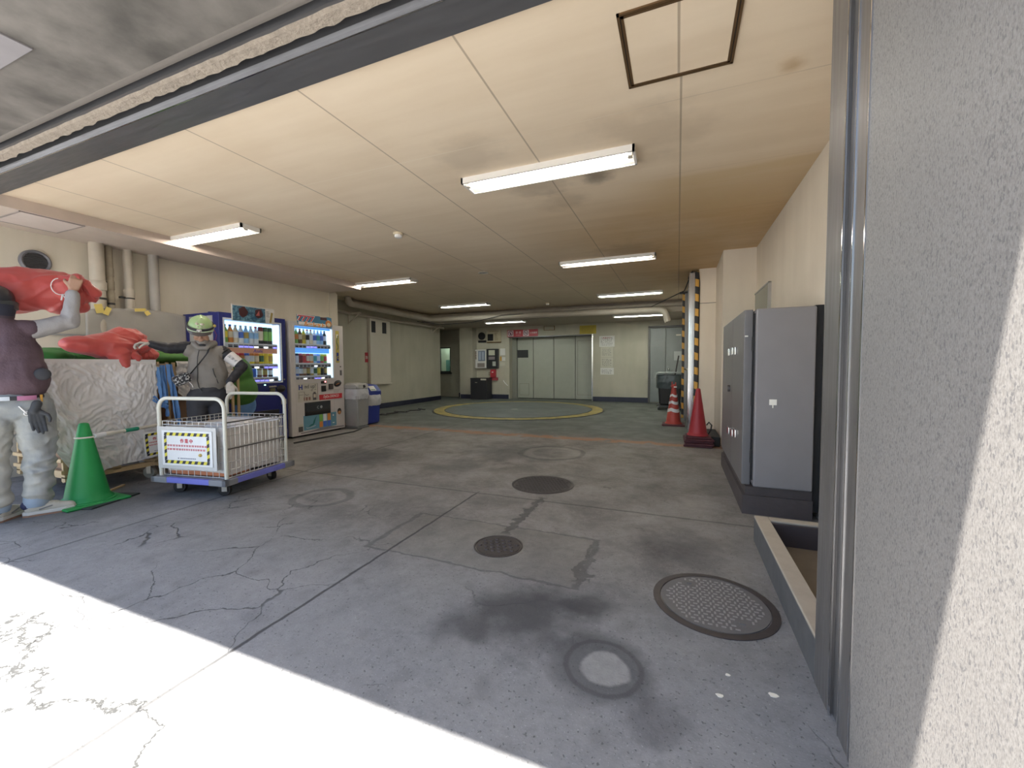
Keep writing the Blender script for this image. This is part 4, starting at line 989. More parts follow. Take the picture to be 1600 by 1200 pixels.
# white machine details
t = t2
build('blue_header', MB().box(X0-.05, X0-.02, 4.56, 5.27, 1.69, 1.72), mat('header_blue', (.10, .35, .85), .5, emit=.5), t)
for z0, z1 in ((1.31, 1.40), (1.105-.02+.0, 1.105-.019)):
    if z1-z0 > .01: build('blue_header', MB().box(X0-.05, X0-.022, 4.56, 5.24, z0, z1), mat('header_blue', (.10, .35, .85), .5, emit=.5), t)
p = build('poster', MB().box(X0, X0+.003, 4.585, 4.965, .545, .835), mat('poster_cream', (.56, .53, .45), .5), t)
m_pnavy = mat('poster_navy', (.02, .04, .25), .4)
text('H', .105, m_pnavy, (X0+.004, 4.635, .775), 'x', parent=p, bold=.004)
text('nd up!', .085, m_ink, (X0+.004, 4.815, .775), 'x', parent=p)
b = MB()
for (y0, y1, z0, z1) in ((4.60, 4.70, .70, .704), (4.60, 4.604, .60, .70), (4.70, 4.704, .60, .70), (4.955, 4.96, .56, .825), (4.61, 4.68, .655, .66)): b.box(X0+.003, X0+.005, y0, y1, z0, z1)
b.tube([(X0+.005, 4.75+.035*math.cos(a), .675+.03*math.sin(a)) for a in [PI+.3+k*.25 for k in range(10)]], .003, 6)
b.tube([(X0+.005, 4.845+.014*math.cos(a), .722+.014*math.sin(a)) for a in [k*.6 for k in range(11)]], .0025, 6)
b.tube([(X0+.005, 4.895, .72), (X0+.005, 4.91, .735), (X0+.005, 4.925, .72)], .0025, 6)
build('drawing', b, m_ink, p)
b = MB(); cc = [m_maroon for m_maroon in (mat('strip_brown', (.22, .10, .07), .5), mat('strip_cream', (.60, .52, .42), .5), mat('strip_rose', (.35, .15, .12), .5))]
for k in range(8): b.use(cc[k % 3]).box(X0+.003, X0+.005, 4.69+.018*k, 4.705+.018*k, .565, .615)
b.use(m_ink).box(X0+.003, X0+.005, 4.86, 4.93, .56, .67).use(cc[1]).box(X0+.005, X0+.006, 4.872, 4.918, .60, .655).use(m_ink).box(X0+.003, X0+.005, 4.875, 4.915, .67, .69)
build('picture_strip', b, None, p)
build('red_led_display', MB().use(m_blackp).rbox(X0, X0+.008, 5.03, 5.135, .815, .86, .002).use(mat('red_led', (1., .15, .15), .4, emit=8)).box(X0+.008, X0+.009, 5.10, 5.125, .835, .852), None, t)
build('bill_reader', MB().rbox(X0, X0+.012, 5.035, 5.125, .685, .78, .003), m_blackp, t)
build('coin_slot', MB().rbox(X0, X0+.012, 5.185, 5.28, .715, .805, .003).use(mat('slot_brown', (.10, .07, .06), .4)).box(X0+.012, X0+.013, 5.20, 5.265, .73, .79), m_blackp, t) if False else build('coin_slot', MB().use(m_blackp).rbox(X0, X0+.012, 5.185, 5.28, .715, .805, .003).use(mat('slot_brown', (.10, .07, .06), .4)).box(X0+.012, X0+.014, 5.20, 5.265, .73, .79), None, t)
build('return_scoop', MB().use(m_blackp).ell((X0, 5.385, .805), (.03, .085, .055), 20, Matrix.Rotation(.25, 3, 'X')).use(mat('scoop_amber', (.35, .12, .04), .3)).ell((X0+.022, 5.37, .80), (.01, .05, .012), 12, Matrix.Rotation(.35, 3, 'X')), None, t)
build('red_banner', MB().box(X0, X0+.004, 4.99, 5.475, .55, .635), mat('banner_red', (.55, .03, .04), .4), t)
text('DyDo DRINCO', .062, m_swh, (X0+.005, 5.235, .592), 'x', parent=t, shear=.25, width=.33)
b = MB()
for k in range(3): b.box(X0, X0+.001, 5.29, 5.29+.15-.02*k, .70-.022*k, .706-.022*k)
build('instructions', b, mat('faded_print', (.30, .28, .27), .6), t)
build('chute', MB().use(m_blackp).rbox(X0, X0+.012, 4.70, 5.21, .32, .53, .004).use(mat('chute_flap', (.05, .055, .06), .15)).box(X0+.012, X0+.015, 4.715, 5.195, .385, .515), None, t)
text('C ●', .06, mat('chute_mark', (.42, .44, .44), .5), (X0+.016, 4.98, .44), 'x', parent=t)
p = build('lower_poster', MB().box(X0, X0+.003, 4.675, 5.335, .095, .325), mat('poster_blue', (.14, .32, .42), .4, var=.2, scale=5), t)
b = MB().use(mat('map_teal', (.02, .17, .14), .5)).prism([(4.76, .145), (4.80, .17), (4.85, .185), (4.865, .23), (4.90, .275), (4.925, .30), (4.90, .255), (4.885, .20), (4.86, .165), (4.80, .15)], 'x', X0+.003, X0+.005)
for (y, c1, c2) in ((5.01, pg, porr), (5.09, pwht, pblu), (5.175, porr, pblu)):
    b.use(c1).box(X0+.003, X0+.006, y-.033, y+.033, .20, .318).use(c2).box(X0+.003, X0+.006, y-.033, y+.033, .105, .20)
b.use(m_swh).box(X0+.003, X0+.005, 5.255, 5.28, .26, .29).box(X0+.003, X0+.005, 5.25, 5.29, .14, .155)
b.tube([(X0+.004, 4.72, .14), (X0+.004, 4.74, .125), (X0+.004, 4.80, .13), (X0+.004, 4.90, .15)], .003, 6)
build('picture', b, None, p)
build('amber_port', MB().use(m_blackp).ell((X0, 5.41, .325), (.012, .045, .055), 20).use(mat('port_amber', (.42, .19, .07), .4)).ell((X0+.006, 5.405, .305), (.01, .035, .035), 16), None, t)
b = MB().use(mat('yellow_panel', (.52, .43, .10), .5)).box(X0, X0+.004, 5.362, 5.435, 1.16, 1.70).use(m_pnavy).box(X0+.004, X0+.005, 5.375, 5.42, 1.19, 1.33).use(mat('panel_olive', (.16, .19, .10), .5)).tube([(X0+.005, 5.395+.012*math.sin(k), 1.38+.03*k) for k in range(9)], .010, 6).use(m_swh).box(X0+.004, X0+.006, 5.38, 5.415, 1.58, 1.64)
build('side_poster', b, None, t)
text('C', .06, mat('panel_yellow_text', (.7, .6, .1), .5), (X0+.007, 5.398, 1.25), 'x', parent=t)
build('handle_slot', MB().rbox(X0, X0+.008, 5.44, 5.48, .94, 1.03, .003), mat('slot_grey', (.14, .13, .13), .4), t)
build('lock', MB().cyl((X0, 5.455, 1.09), (X0+.008, 5.455, 1.09), .01), m_dark, t)
build('serial_plate', MB().use(mat('serial_dark', (.08, .07, .065), .5)).box(X0, X0+.003, 4.58, 4.66, .085, .165).use(m_pap).box(X0, X0+.004, 4.585, 4.655, .165, .20), None, t)
b = MB(); n = 30
for i in range(n):
    u0, u1 = i/n, (i+1)/n
    f = lambda u: .07+.035*math.exp(-((u-.55)/.22)**2)
    b.addf([(X0+.001, 4.62+.88*u0, .052), (X0+.001, 4.62+.88*u1, .052), (X0+.001, 4.62+.88*u1, f(u1)), (X0+.001, 4.62+.88*u0, f(u0))], [(0, 1, 2, 3)])
build('kick_curve', b, mat('kick_grey', (.26, .24, .24), .4), t, fix=False)
t = thing('machine_sign', 'colourful prize sign reading 7777 on top of the white vending machine', 'sign', (-5.38, 4.94, 1.72))
build('board', MB().use(mat('board_blue', (.05, .20, .34), .4)).prism([(4.60, 1.80), (4.60, 1.895), (5.02, 1.905), (5.06, 1.89), (5.20, 1.91), (5.27, 1.90), (5.275, 1.725), (4.62, 1.74)], 'x', -5.392, -5.384), None, t)
text('7777', .125, m_swh, (-5.383, 4.765, 1.845), 'x', 'lettering_outline', parent=t, width=.34, bold=.007, shear=.1)
text('7777', .115, mat('prize_red', (.62, .07, .09), .4), (-5.381, 4.765, 1.845), 'x', parent=t, width=.31, bold=.003, shear=.1)
build('lower_band', MB().box(-5.384, -5.3825, 4.62, 5.15, 1.74, 1.79), m_swh, t)
text('ルーレット', .075, mat('prize_orange', (.85, .33, .04), .4), (-5.380, 4.92, 1.765), 'x', parent=t, width=.40, bold=.003)
build('dark_patch', MB().box(-5.384, -5.382, 5.04, 5.17, 1.85, 1.895), mat('dark_berry_print', (.055, .012, .015), .4), t)
b = MB().use(mat('burger_orange', (.55, .20, .05), .5)).ell((-5.384, 5.205, 1.80), (.004, .065, .06), 20).use(pcream).ell((-5.381, 5.205, 1.785), (.004, .04, .03), 16)
build('picture', b, None, t)
single('machine_bracket', MB().box(-6.19, -6.10, 3.93, 4.0, 1.80, 1.88).box(-6.19, -6.12, 3.86, 4.08, 1.86, 1.88), m_pipegrey, 'grey wall bracket behind the top of the blue machine, left one', 'bracket')
single('machine_bracket', MB().box(-6.19, -6.10, 4.72, 4.80, 1.79, 1.86).box(-6.19, -6.12, 4.64, 4.86, 1.84, 1.86), mat('rusty_bracket', (.20, .15, .10), .6), 'brownish wall bracket between the two vending machines', 'bracket')

# ================================================================== BINS
def crumple(y0, y1, x0, x1, z0, z1, seed, bulge=.03):
    """a bag pulled over a bin's rim"""
    b = MB(); b.org = True; n = 56; k = 10; cx, cy = (x0+x1)/2, (y0+y1)/2; hx, hy = (x1-x0)/2, (y1-y0)/2
    for j in range(k+1):
        v = j/k; z = z0+(z1-z0)*v
        for i in range(n):
            a = 2*PI*i/n; c_, s_ = math.cos(a), math.sin(a)
            q = (abs(c_)**4+abs(s_)**4)**-.25
            d = 1+bulge/hx*math.sin(PI*v)+.06*noise.noise(Vector((c_*5, s_*5, z*22+seed)))*(1 if 0 < j < k else .3)
            b.v.append((cx+c_*q*hx*d, cy+s_*q*hy*d, z+.012*noise.noise(Vector((c_*6+3, s_*6, seed)))))
    for j in range(k):
        for i in range(n): b.f.append((j*n+i, j*n+(i+1) % n, (j+1)*n+(i+1) % n, (j+1)*n+i)); b.mi.append(0); b.sm.append(True)
    return b
def taperbox(x0, x1, y0, y1, z0, z1, k=.9, r=.02):
    bm = bmesh.new(); bmesh.ops.create_cube(bm, size=1)
    for v in bm.verts:
        s_ = k if v.co.z < 0 else 1
        v.co = Vector(((x0+x1)/2+v.co.x*(x1-x0)*s_, (y0+y1)/2+v.co.y*(y1-y0)*s_, (z0+z1)/2+v.co.z*(z1-z0)))
    bmesh.ops.bevel(bm, geom=bm.edges[:], offset=r, segments=3, affect='EDGES'); bm.verts.index_update()
    b = MB(); b.addf([v.co.copy() for v in bm.verts], [tuple(v.index for v in f.verts) for f in bm.faces], True); bm.free(); b.wn = True; return b
m_clear = mat('clear_bag_film', (.62, .62, .60), .25, alpha=.55); m_bagw = mat('white_bag_film', (.60, .60, .61), .3, alpha=.93)
t = thing('recycling_bin', 'grey plastic recycling bin with clear bag beside the white machine', 'bin', (-5.30, 5.72, 0))
build('body', taperbox(-5.47, -5.15, 5.565, 5.875, .03, .60), mat('bin_grey', (.30, .30, .29), .45), t)
build('base', MB().rbox(-5.46, -5.16, 5.575, 5.865, 0, .03, .008), mat('bin_grey_dark', (.15, .15, .15), .5), t)
build('lid', taperbox(-5.46, -5.16, 5.575, 5.865, .68, .80, 1.15, .03), mat('lid_translucent', (.42, .41, .38), .4), t)
build('opening', MB().cyl((-5.17, 5.74, .75), (-5.145, 5.75, .72), .03, n=14), m_black, t)
build('bag', crumple(5.555, 5.885, -5.48, -5.14, .52, .70, 2, .008), m_bagw, t)
t = thing('recycling_bin', 'blue plastic recycling bin with white bag and sloping lid', 'bin', (-5.45, 6.15, 0))
m_bbin = mat('bin_blue', (.018, .035, .26), .4)
build('body', taperbox(-5.62, -5.28, 5.96, 6.33, .02, .50), m_bbin, t)
build('bag', crumple(5.94, 6.35, -5.64, -5.25, .36, .56, 7, .02), m_bagw, t)
b = MB().prism([(-5.63, .54), (-5.27, .54), (-5.27, .62), (-5.37, .74), (-5.63, .76)], 'y', 5.95, 6.34)
build('lid', b, m_bbin, t, bevel=.012)
Ml = Matrix.Translation((-5.31, 6.13, .675)) @ Matrix.Rotation(math.atan2(.12, .10), 4, 'Y')
build('label', MB().use(m_pap2).box(-.055, .055, -.075, .075, .004, .009, Ml).use(mat('label_green', (.2, .3, .2), .5)).box(.02, .04, -.05, .06, .009, .011, Ml), None, t)
t = thing('clear_rubbish_bag', 'clear rubbish bag on the floor behind the blue bin', 'bag', (-5.75, 6.6, 0))
b = MB().ell((-5.72, 6.52, .17), (.15, .12, .17)); 
def crk(p, n): return .02*ridged(p, (9, 9, 9), 3)
build('bag', blob(b, .012, 2, crk), m_clear, t)
b = MB()
for k in range(7): b.use(m_dark if k % 2 else m_bagw).ell((-5.72+.05*math.cos(k*2.2), 6.52+.04*math.sin(k*1.7), .06+.03*k), (.035, .03, .03), 8)
build('contents', b, None, t)
b = MB()
for k in range(9): b.box(-.14, .14, -.03, .03, -.008, .008, Matrix.Translation((-6.25+.05*k, 6.75+.22*k, .015+.006*(k % 3))) @ Matrix.Rotation(k*1.9, 4, 'Z') @ Matrix.Rotation(.05, 4, 'X'))
b.rbox(-6.2, -5.95, 6.6, 7.0, 0, .10, .02)
single('floor_debris', b, mat('debris_dark', (.05, .047, .05), .7), 'heap of dark scraps on the floor by the wall beyond the blue bin', 'debris')
single('floor_hose', MB().tube([(-5.05, 4.2, .012), (-5.0, 4.8, .012), (-4.98, 5.3, .012), (-5.1, 5.6, .012)], .012, 8), m_dark, 'dark cable lying on the floor along the white machine', 'cable')

# ================================================================== CONES
def cone(name, label, loc, H, r0, r1, m, base, mb_, handle=False, bands=None, group=None):
    t = thing(name, label, 'traffic cone', loc, group)
    x, y, z = loc; h0 = .03
    prof = [(r0*1.18, h0), (r0*1.15, h0+.012), (r0*1.02, h0+.03), (r0, h0+.035)]
    for k in range(1, 11): u = k/10; prof.append((r0+(r1-r0)*u, h0+.035+(H-h0-.035-r1*.5)*u))
    prof += [(r1*.85, H-r1*.2), (r1*.5, H-.002), (0, H)]
    build('cone_body', MB().lathe(prof, (x, y, z), 36), m, t)
    build('base', base, mb_, t)
    if bands:
        for (z0, z1) in bands:
            R = lambda zz: r0+(r1-r0)*(zz-h0-.035)/(H-h0-.035-r1*.5)+.004
            b = MB(); n = 36
            for i in range(n):
                a = 2*PI*i/n; dz = -.028*abs(math.sin((a+2.0)*1.5))
                b.v += [(x+R(z0+dz)*math.cos(a), y+R(z0+dz)*math.sin(a), z+z0+dz), (x+R(z1+dz)*math.cos(a), y+R(z1+dz)*math.sin(a), z+z1+dz)]
            for i in range(n): b.f.append((2*i, (2*i+2) % (2*n), (2*i+3) % (2*n), 2*i+1)); b.mi.append(0); b.sm.append(True)
            build('reflective_band', b, mat('reflective_white', (.72, .70, .68), .35), t, fix=False)
    return t
m_green = mat('green_cone_plastic', (.010, .25, .055), .5, var=.12, scale=4, bump=.05)
x, y = -4.47, 1.765
t = cone('traffic_cone', 'green traffic cone standing beside the man with the red bag', (x, y, 0), .655, .135, .032, m_green,
     MB().rbox(x-.20, x+.20, y-.20, y+.20, 0, .022, .01, None).lathe([(.18, .0), (.175, .028), (.14, .034)], (x, y, 0), 36), m_green)
Mr = Matrix.Translation((x+.02, y+.03, 0)) @ Matrix.Rotation(.35, 4, 'Z')
build('rubber_foot', MB().rbox(-.20, .20, -.20, .20, 0, .012, .004, Mr), mat('rubber_black', (.02, .03, .025), .7), t)
rg = MB().lathe([(.058, .0), (.062, .006), (.058, .012)], (x, y, .53), 28)
t = thing('barrier_bar', 'cream and green barrier bar from the green cone to the striped notice', 'barrier bar', (-4.45, 2.0, .5))
build('ring', rg, mat('bar_cream', (.70, .66, .56), .5), t)
pa, pb_ = Vector((-4.44, 1.81, .54)), Vector((-4.72, 2.42, .535))
build('bar', MB().cyl(pa, pb_, .016, n=14), mat('bar_cream', (.70, .66, .56), .5), t)
build('green_band', MB().cyl(pa.lerp(pb_, .42), pa.lerp(pb_, .62), .0175, n=14), mat('bar_green', (.02, .28, .16), .5), t)
build('end_sleeve', MB().cyl(pa, pa.lerp(pb_, .14), .020, n=14), mat('sleeve_white', (.72, .72, .72), .5), t)
m_rc = mat('red_cone_plastic', (.34, .022, .03), .5, var=.12, scale=5, bump=.05)
m_rub = mat('dark_red_rubber', (.085, .018, .024), .65, var=.3)
x, y = .27, 6.03
for k in range(4):
    a = .05*(k-1.5)
    Mr = Matrix.Translation((x+.012*math.sin(k*2), y+.012*math.cos(k*3), .028*k)) @ Matrix.Rotation(a, 4, 'Z')
    single('cone_weight', MB().rbox(-.175, .175, -.175, .175, 0, .026, .007, Mr), m_rub, 'dark red rubber weight under the plain red cone, %s' % ['lowest of the stack', 'second from the bottom', 'third from the bottom', 'topmost of the stack'][k], 'cone weight', 'stacked cone weights')
tred = cone('traffic_cone', 'plain red traffic cone on a stack of rubber weights by the striped guard', (x-.01, y, .112), .66, .115, .028, m_rc, MB().rbox(x-.165, x+.15, y-.16, y+.16, .112, .135, .008), m_rub)
build('loop_handle', MB().tube([(x+.12, 6.1, .14), (x+.155, 6.12, .2), (x+.165, 6.12, .27), (x+.13, 6.1, .31), (x+.10, 6.09, .27)], .009, 8), m_black, tred, label='black loop handle')
single('black_rubber_block', MB().rbox(.36, .535, 6.0, 6.75, .0, .13, .015), m_black, 'black rubber block on the floor between the red cone and the pier', 'block')
ch_ = [o for o in bpy.data.objects if o.name.startswith('cone_handle')]
x, y = -.06, 7.92
cone('traffic_cone', 'red and white banded traffic cone in front of the cleaning cart', (x, y, 0), .74, .125, .03, mat('orange_red_cone', (.40, .05, .035), .5), MB().rbox(x-.19, x+.19, y-.19, y+.19, 0, .03, .008), m_rub, bands=((.26, .32), (.40, .45), (.53, .57), ))
t = thing('chain_ring', 'red ring with white clip on top of the banded cone', 'ring', (x, y, .7))
build('ring', MB().tube([(x+.045*math.cos(a), y+.045*math.sin(a), .70) for a in [2*PI*k/16 for k in range(17)]], .010, 8).cyl((x-.03, y, .70), (x-.03, y, .78), .010).cyl((x+.03, y, .70), (x+.03, y, .77), .010), mat('orange_red_cone', (.40, .05, .035), .5), t)
build('clip', MB().box(x+.0, x+.05, y-.06, y-.045, .68, .70), m_swh, t)

# cleaning cart
t = thing('cleaning_cart', 'black cleaning cart with grey bag and broom by the rear grey door', 'cart', (-.12, 10.6, 0))
build('bin_body', taperbox(-.44, .10, 10.35, 10.95, .12, .78, .86, .03), m_blackp, t)
build('bag', crumple(10.32, 10.98, -.47, .12, .52, .84, 4, .01), mat('dark_bag', (.05, .065, .07), .3), t)
build('push_rail', MB().tube([(-.50, 10.28, .78), (-.47, 10.28, .88), (-.42, 10.28, .90), (.14, 10.28, .90)], .014, 10), mat('rail_grey', (.35, .37, .36), .3, .5), t)
build('frame', MB().box(-.46, .12, 10.4, 10.9, .08, .12), m_blackp, t)
for (a, c_) in ((-.42, 10.42), (-.42, 10.88), (.06, 10.42), (.06, 10.88)): build('wheel', MB().cyl((a-.015, c_, .05), (a+.015, c_, .05), .05, n=16).box(a-.01, a+.01, c_-.01, c_+.01, .05, .1), m_blackp, t)
single('broom', MB().cyl((-.10, 10.6, .55), (.02, 10.7, 1.30), .016), m_blackp, 'black broom stick leaning out of the cleaning cart', 'broom')

# ================================================================== CAGED CARTS
m_tarp = mat('silver_white_sheet', (.72, .69, .67), .36, var=.10, scale=3)
m_wood = mat('pale_wood', (.52, .37, .20), .6, var=.2, scale=12)
m_card = mat('cardboard', (.30, .18, .105), .8, var=.15, scale=4)
m_bclo = mat('blue_cloth', (.12, .26, .52), .7, var=.25, scale=8)
m_wheel = mat('grey_rubber', (.22, .21, .19), .6)
def caster(name, x, y, t, r=.055, m=None, a=0, side=.05):
    Mr = Matrix.Translation((x, y, 0)) @ Matrix.Rotation(a, 4, 'Z')
    w_ = build(name, MB().cyl(Mr @ Vector((0, -.016, r)), Mr @ Vector((0, .016, r)), r, n=24), m or m_wheel, t)
    build('fork', MB().box(-.012, .03, -.028, -.020, r-.01, r*2+.03, Mr).box(-.012, .03, .020, .028, r-.01, r*2+.03, Mr).box(-.02, .045, -.03, .03, r*2+.02, r*2+.03, Mr).cyl(Mr @ Vector((0, -.026, r)), Mr @ Vector((0, .026, r)), .012, n=10), mat('fork_steel', (.45, .42, .38), .35, .6), w_)
def drape(P00, P10, top, bots, out, seed, amp=.018, N=130, K=110, sc=1., droop=.0):
    """crumpled sheet hanging from the edge P00-P10; bots gives the lower edge height along u"""
    b = MB(); b.org = True; P00, P10, out = Vector(P00), Vector(P10), Vector(out)
    for i in range(N+1):
        u = i/N; q = u*(len(bots)-1); a = int(min(q, len(bots)-2)); bz = bots[a]+(bots[a+1]-bots[a])*(q-a)
        for j in range(K+1):
            v = j/K; p = P00.lerp(P10, u); z = top+(bz-top)*v
            q_ = Vector((u*2.2*sc+seed, z*2.6, seed)); wv = noise.noise_vector(q_*1.1)
            q_ = q_+wv*.9
            w1 = noise.noise(q_*1.2); w2 = 1-2*abs(noise.noise(q_*1.9)); w3 = 1-2*abs(noise.noise(q_*4.1+wv)); w4 = 1-2*abs(noise.noise(q_*8.5+wv*2))
            w5 = 1-2*abs(noise.noise(q_*17+wv*3)); d = amp*(w1*1.1+w2*.55+w3*.50+w4*.40+w5*.16)-amp*1.05
            if v < .04: d = -.01
            p = p+out*(d+.012); b.v.append((p.x, p.y, z+ (droop*math.sin(u*7) if v < .01 else 0)))
    for i in range(N):
        for j in range(K): a = i*(K+1)+j; b.f.append((a, a+1, a+K+2, a+K+1)); b.mi.append(0); b.sm.append(True)
    return b
# cart 1
t = thing('cargo_cart', 'wheeled cargo cart under a crumpled silver white sheet, behind the green cone', 'cart', (-5.2, 2.1, 0))
cx0, cx1, cy0, cy1 = -5.66, -4.80, 1.76, 2.46
b = MB()
for x in (cx0+.03, cx1-.03): b.box(x-.03, x+.03, cy0, cy1, .13, .17)
for y in (cy0+.03, (cy0+cy1)/2, cy1-.03): b.box(cx0, cx1, y-.03, y+.03, .16, .19)
build('deck', b, m_wood, t)
for (x, y) in ((cx1-.08, cy1-.06), (cx1-.08, cy0+.10), (cx0+.08, cy1-.1), (cx0+.08, cy0+.1)): caster('wheel', x, y, t, .055, None, .4)
for (x, y, a) in ((cx1-.02, cy1-.02, 0), (cx1-.09, cy1-.0, .03), (cx0+.02, cy1-.02, 0), (cx1-.05, cy0+.02, 0), (cx0+.02, cy0+.02, 0), (cx1-.38, cy0-.0, 0)):
    build('post', MB().box(x-.014, x+.014, y-.014, y+.014, .12, 1.165, Matrix.Rotation(0, 4, 'Z')), m_wood, t)
b = MB()
for z in (.20, .30, 1.13): build('rail', MB().box(cx0, cx1, cy0-.02, cy0+.0, z, z+.028), m_wood, t)
for z in (.50, 1.06, 1.13): build('rail', MB().box(cx0, cx1, cy1-.0, cy1+.018, z, z+.025), m_wood, t)
build('carton', MB().rbox(cx0+.05, cx1-.06, cy0+.03, cy1-.05, .19, 1.10, .01), m_card, t)
build('front_sheet', drape((cx1+.012, 1.66, 0), (cx1+.012, cy1-.015, 0), 1.175, [.50, .30, .10, .16, .19, .20, .205, .21, .22], (1, 0, 0), 3, .020), m_tarp, t, fix=False)
b = MB(); N = 50
for i in range(N+1):
    for j in range(31):
        u, v = i/N, j/30; x = cx0+(cx1+.014-cx0)*u; y = cy0-.08+(cy1-.02-cy0+.08)*v
        b.v.append((x, y, 1.172+.010*noise.noise(Vector((x*7, y*7, 0)))-.02*abs(math.sin(u*9))*(1-u)))
for i in range(N):
    for j in range(30): a = i*31+j; b.f.append((a, a+31, a+32, a+1)); b.mi.append(0); b.sm.append(True)
build('top_sheet', b, m_tarp, t, fix=False)
def strip(pts, w0, side, seed, n=14, th=.0):
    pts = [Vector(p) for p in pts]; side = Vector(side); b = MB(); m = len(pts)-1; K = n*m
    for k in range(K+1):
        q = k/n; i = min(int(q), m-1); p = pts[i].lerp(pts[i+1], q-i); ww = w0*(.75+.35*noise.noise(Vector((k*.21, seed, 0))))
        for s_ in range(7):
            c_ = s_/3-1; b.v.append(tuple(p+side*(c_*ww/2)+Vector((.012*math.sin(c_*4+k*.12+seed), 0, 0))))
    for k in range(K):
        for s_ in range(6): a = k*7+s_; b.f.append((a, a+1, a+8, a+7)); b.mi.append(0); b.sm.append(True)
    return b
for (pts, w_, s_) in (([(-4.775, 2.455, 1.10), (-4.77, 2.475, .90), (-4.77, 2.49, .74)], .075, 1), ([(-4.79, 2.56, 1.13), (-4.78, 2.58, .85), (-4.76, 2.61, .45), (-4.76, 2.62, .32)], .07, 2), ([(-4.77, 2.40, .80), (-4.765, 2.46, .73), (-4.765, 2.52, .70)], .06, 3), ([(-4.80, 2.505, 1.12), (-4.80, 2.52, .8), (-4.80, 2.53, .6)], .05, 9)):
    build('tie_strip', strip(pts, w_, (0, 1, 0) if s_ != 3 else (0, .3, 1), s_), m_bclo, t, fix=False)
build('tie_strip', strip([(-5.30, 1.70, .62), (-5.29, 1.71, .40), (-5.27, 1.70, .26)], .09, (1, 0, 0), 4), m_bclo, t, fix=False)
m_cs = mat('sign_shell_white', (.78, .77, .75), .4)
def hazard_frame(t, Mb, W, H, lines, name='notice_board', tw=1.):
    """white board with yellow and black hazard border; Mb maps (right, out, up)"""
    p = build(name, MB().rbox(-W/2, W/2, -.004, 0, -H/2, H/2, .002, Mb), m_cs, t)
    q = MB(); bw = H*.09; x0, x1, z0, z1 = -W/2+W*.05, W/2-W*.05, -H/2+H*.06, H/2-H*.06
    ye, bk = mat('hazard_yellow', (.72, .62, .06), .5), mat('hazard_black', (.03, .03, .04), .5)
    def band(ax, a, c_, lo, hi):
        n = max(2, round((c_-a)/(bw*1.15))); st = (c_-a)/n
        for i in range(n):
            q.use(ye if i % 2 else bk); s0 = a+st*i; s1 = s0+st; sh = bw*.5
            if ax == 'h': vs = [(s0-sh*.5, lo), (s1-sh*.5, lo), (s1+sh*.5, hi), (s0+sh*.5, hi)]
            else: vs = [(lo, s0-sh*.5), (hi, s0+sh*.5), (hi, s1+sh*.5), (lo, s1-sh*.5)]
            vs = [(min(max(u, x0), x1), min(max(v, z0), z1)) for u, v in vs]
            q.addf([Mb @ Vector((u, -.0052, v)) for u, v in vs], [(0, 1, 2, 3)])
    band('h', x0, x1, z1-bw, z1); band('h', x0, x1, z0, z0+bw); band('v', z0+bw, z1-bw, x0, x0+bw); band('v', z0+bw, z1-bw, x1-bw, x1)
    build('hazard_border', q, None, p, fix=False)
    R = (Mb.to_3x3() @ Vector((1, 0, 0))); U = Mb.to_3x3() @ Vector((0, 0, 1))
    mr = mat('notice_red_ink', (.62, .10, .12), .5)
    text('作 業 中', H*.125, mr, Mb @ Vector((0, -.0055, H*.21)), None, parent=p, right=R, up=U, bold=.0006)
    q = MB(); random.seed(11)
    for zz in (H*.07, -H*.035):
        u = x0+bw*1.25
        while u < x1-bw*1.5:
            L = random.uniform(.008, .016)*W/.3
            for k in range(3): q.box(u, u+L, -.006, -.0045, zz+H*.018*(k-1), zz+H*.018*(k-1)+H*.009, Mb)
            q.box(u+L*.45, u+L*.6, -.006, -.0045, zz-H*.026, zz+H*.028, Mb); u += L+.004*W/.3
    build('small_print', q, mr, p, kind='stuff')
    q = MB().use(mat('crest_gold', (.62, .45, .13), .5)).ell(Mb @ Vector((W*.27, -.005, -H*.17)), (.016, .016, .014), 10)
    build('gold_crest', q, None, p); q = MB()
    q.use(mat('notice_grey_ink', (.28, .28, .33), .5))
    for k in range(9): q.box(-W*.13+W*.035*k, -W*.13+W*.035*k+W*.024, -.006, -.0045, -H*.30, -H*.27, Mb)
    q.cyl(Mb @ Vector((-W*.17, -.004, -H*.285)), Mb @ Vector((-W*.17, -.006, -H*.285)), H*.02, n=12)
    build('footer_print', q, None, p)
    return p
# face +x with slight tilt
Mb = Matrix.Translation((-4.745, 2.42, .355)) @ Matrix.Rotation(PI/2, 4, 'Z') @ Matrix.Rotation(-.05, 4, 'Y')
t = thing('work_notice', 'white notice with hazard border hanging at the lower right of the covered cart', 'sign', (-4.745, 2.42, .355))
hazard_frame(t, Mb, .25, .245, None)
build('hanging_tie', MB().box(-4.752, -4.742, 2.31, 2.33, .47, .50).use(mat('tie_orange', (.7, .3, .05), .5)).box(-4.752, -4.742, 2.44, 2.46, .475, .50), mat('tie_teal', (.05, .3, .3), .5), t) if False else None
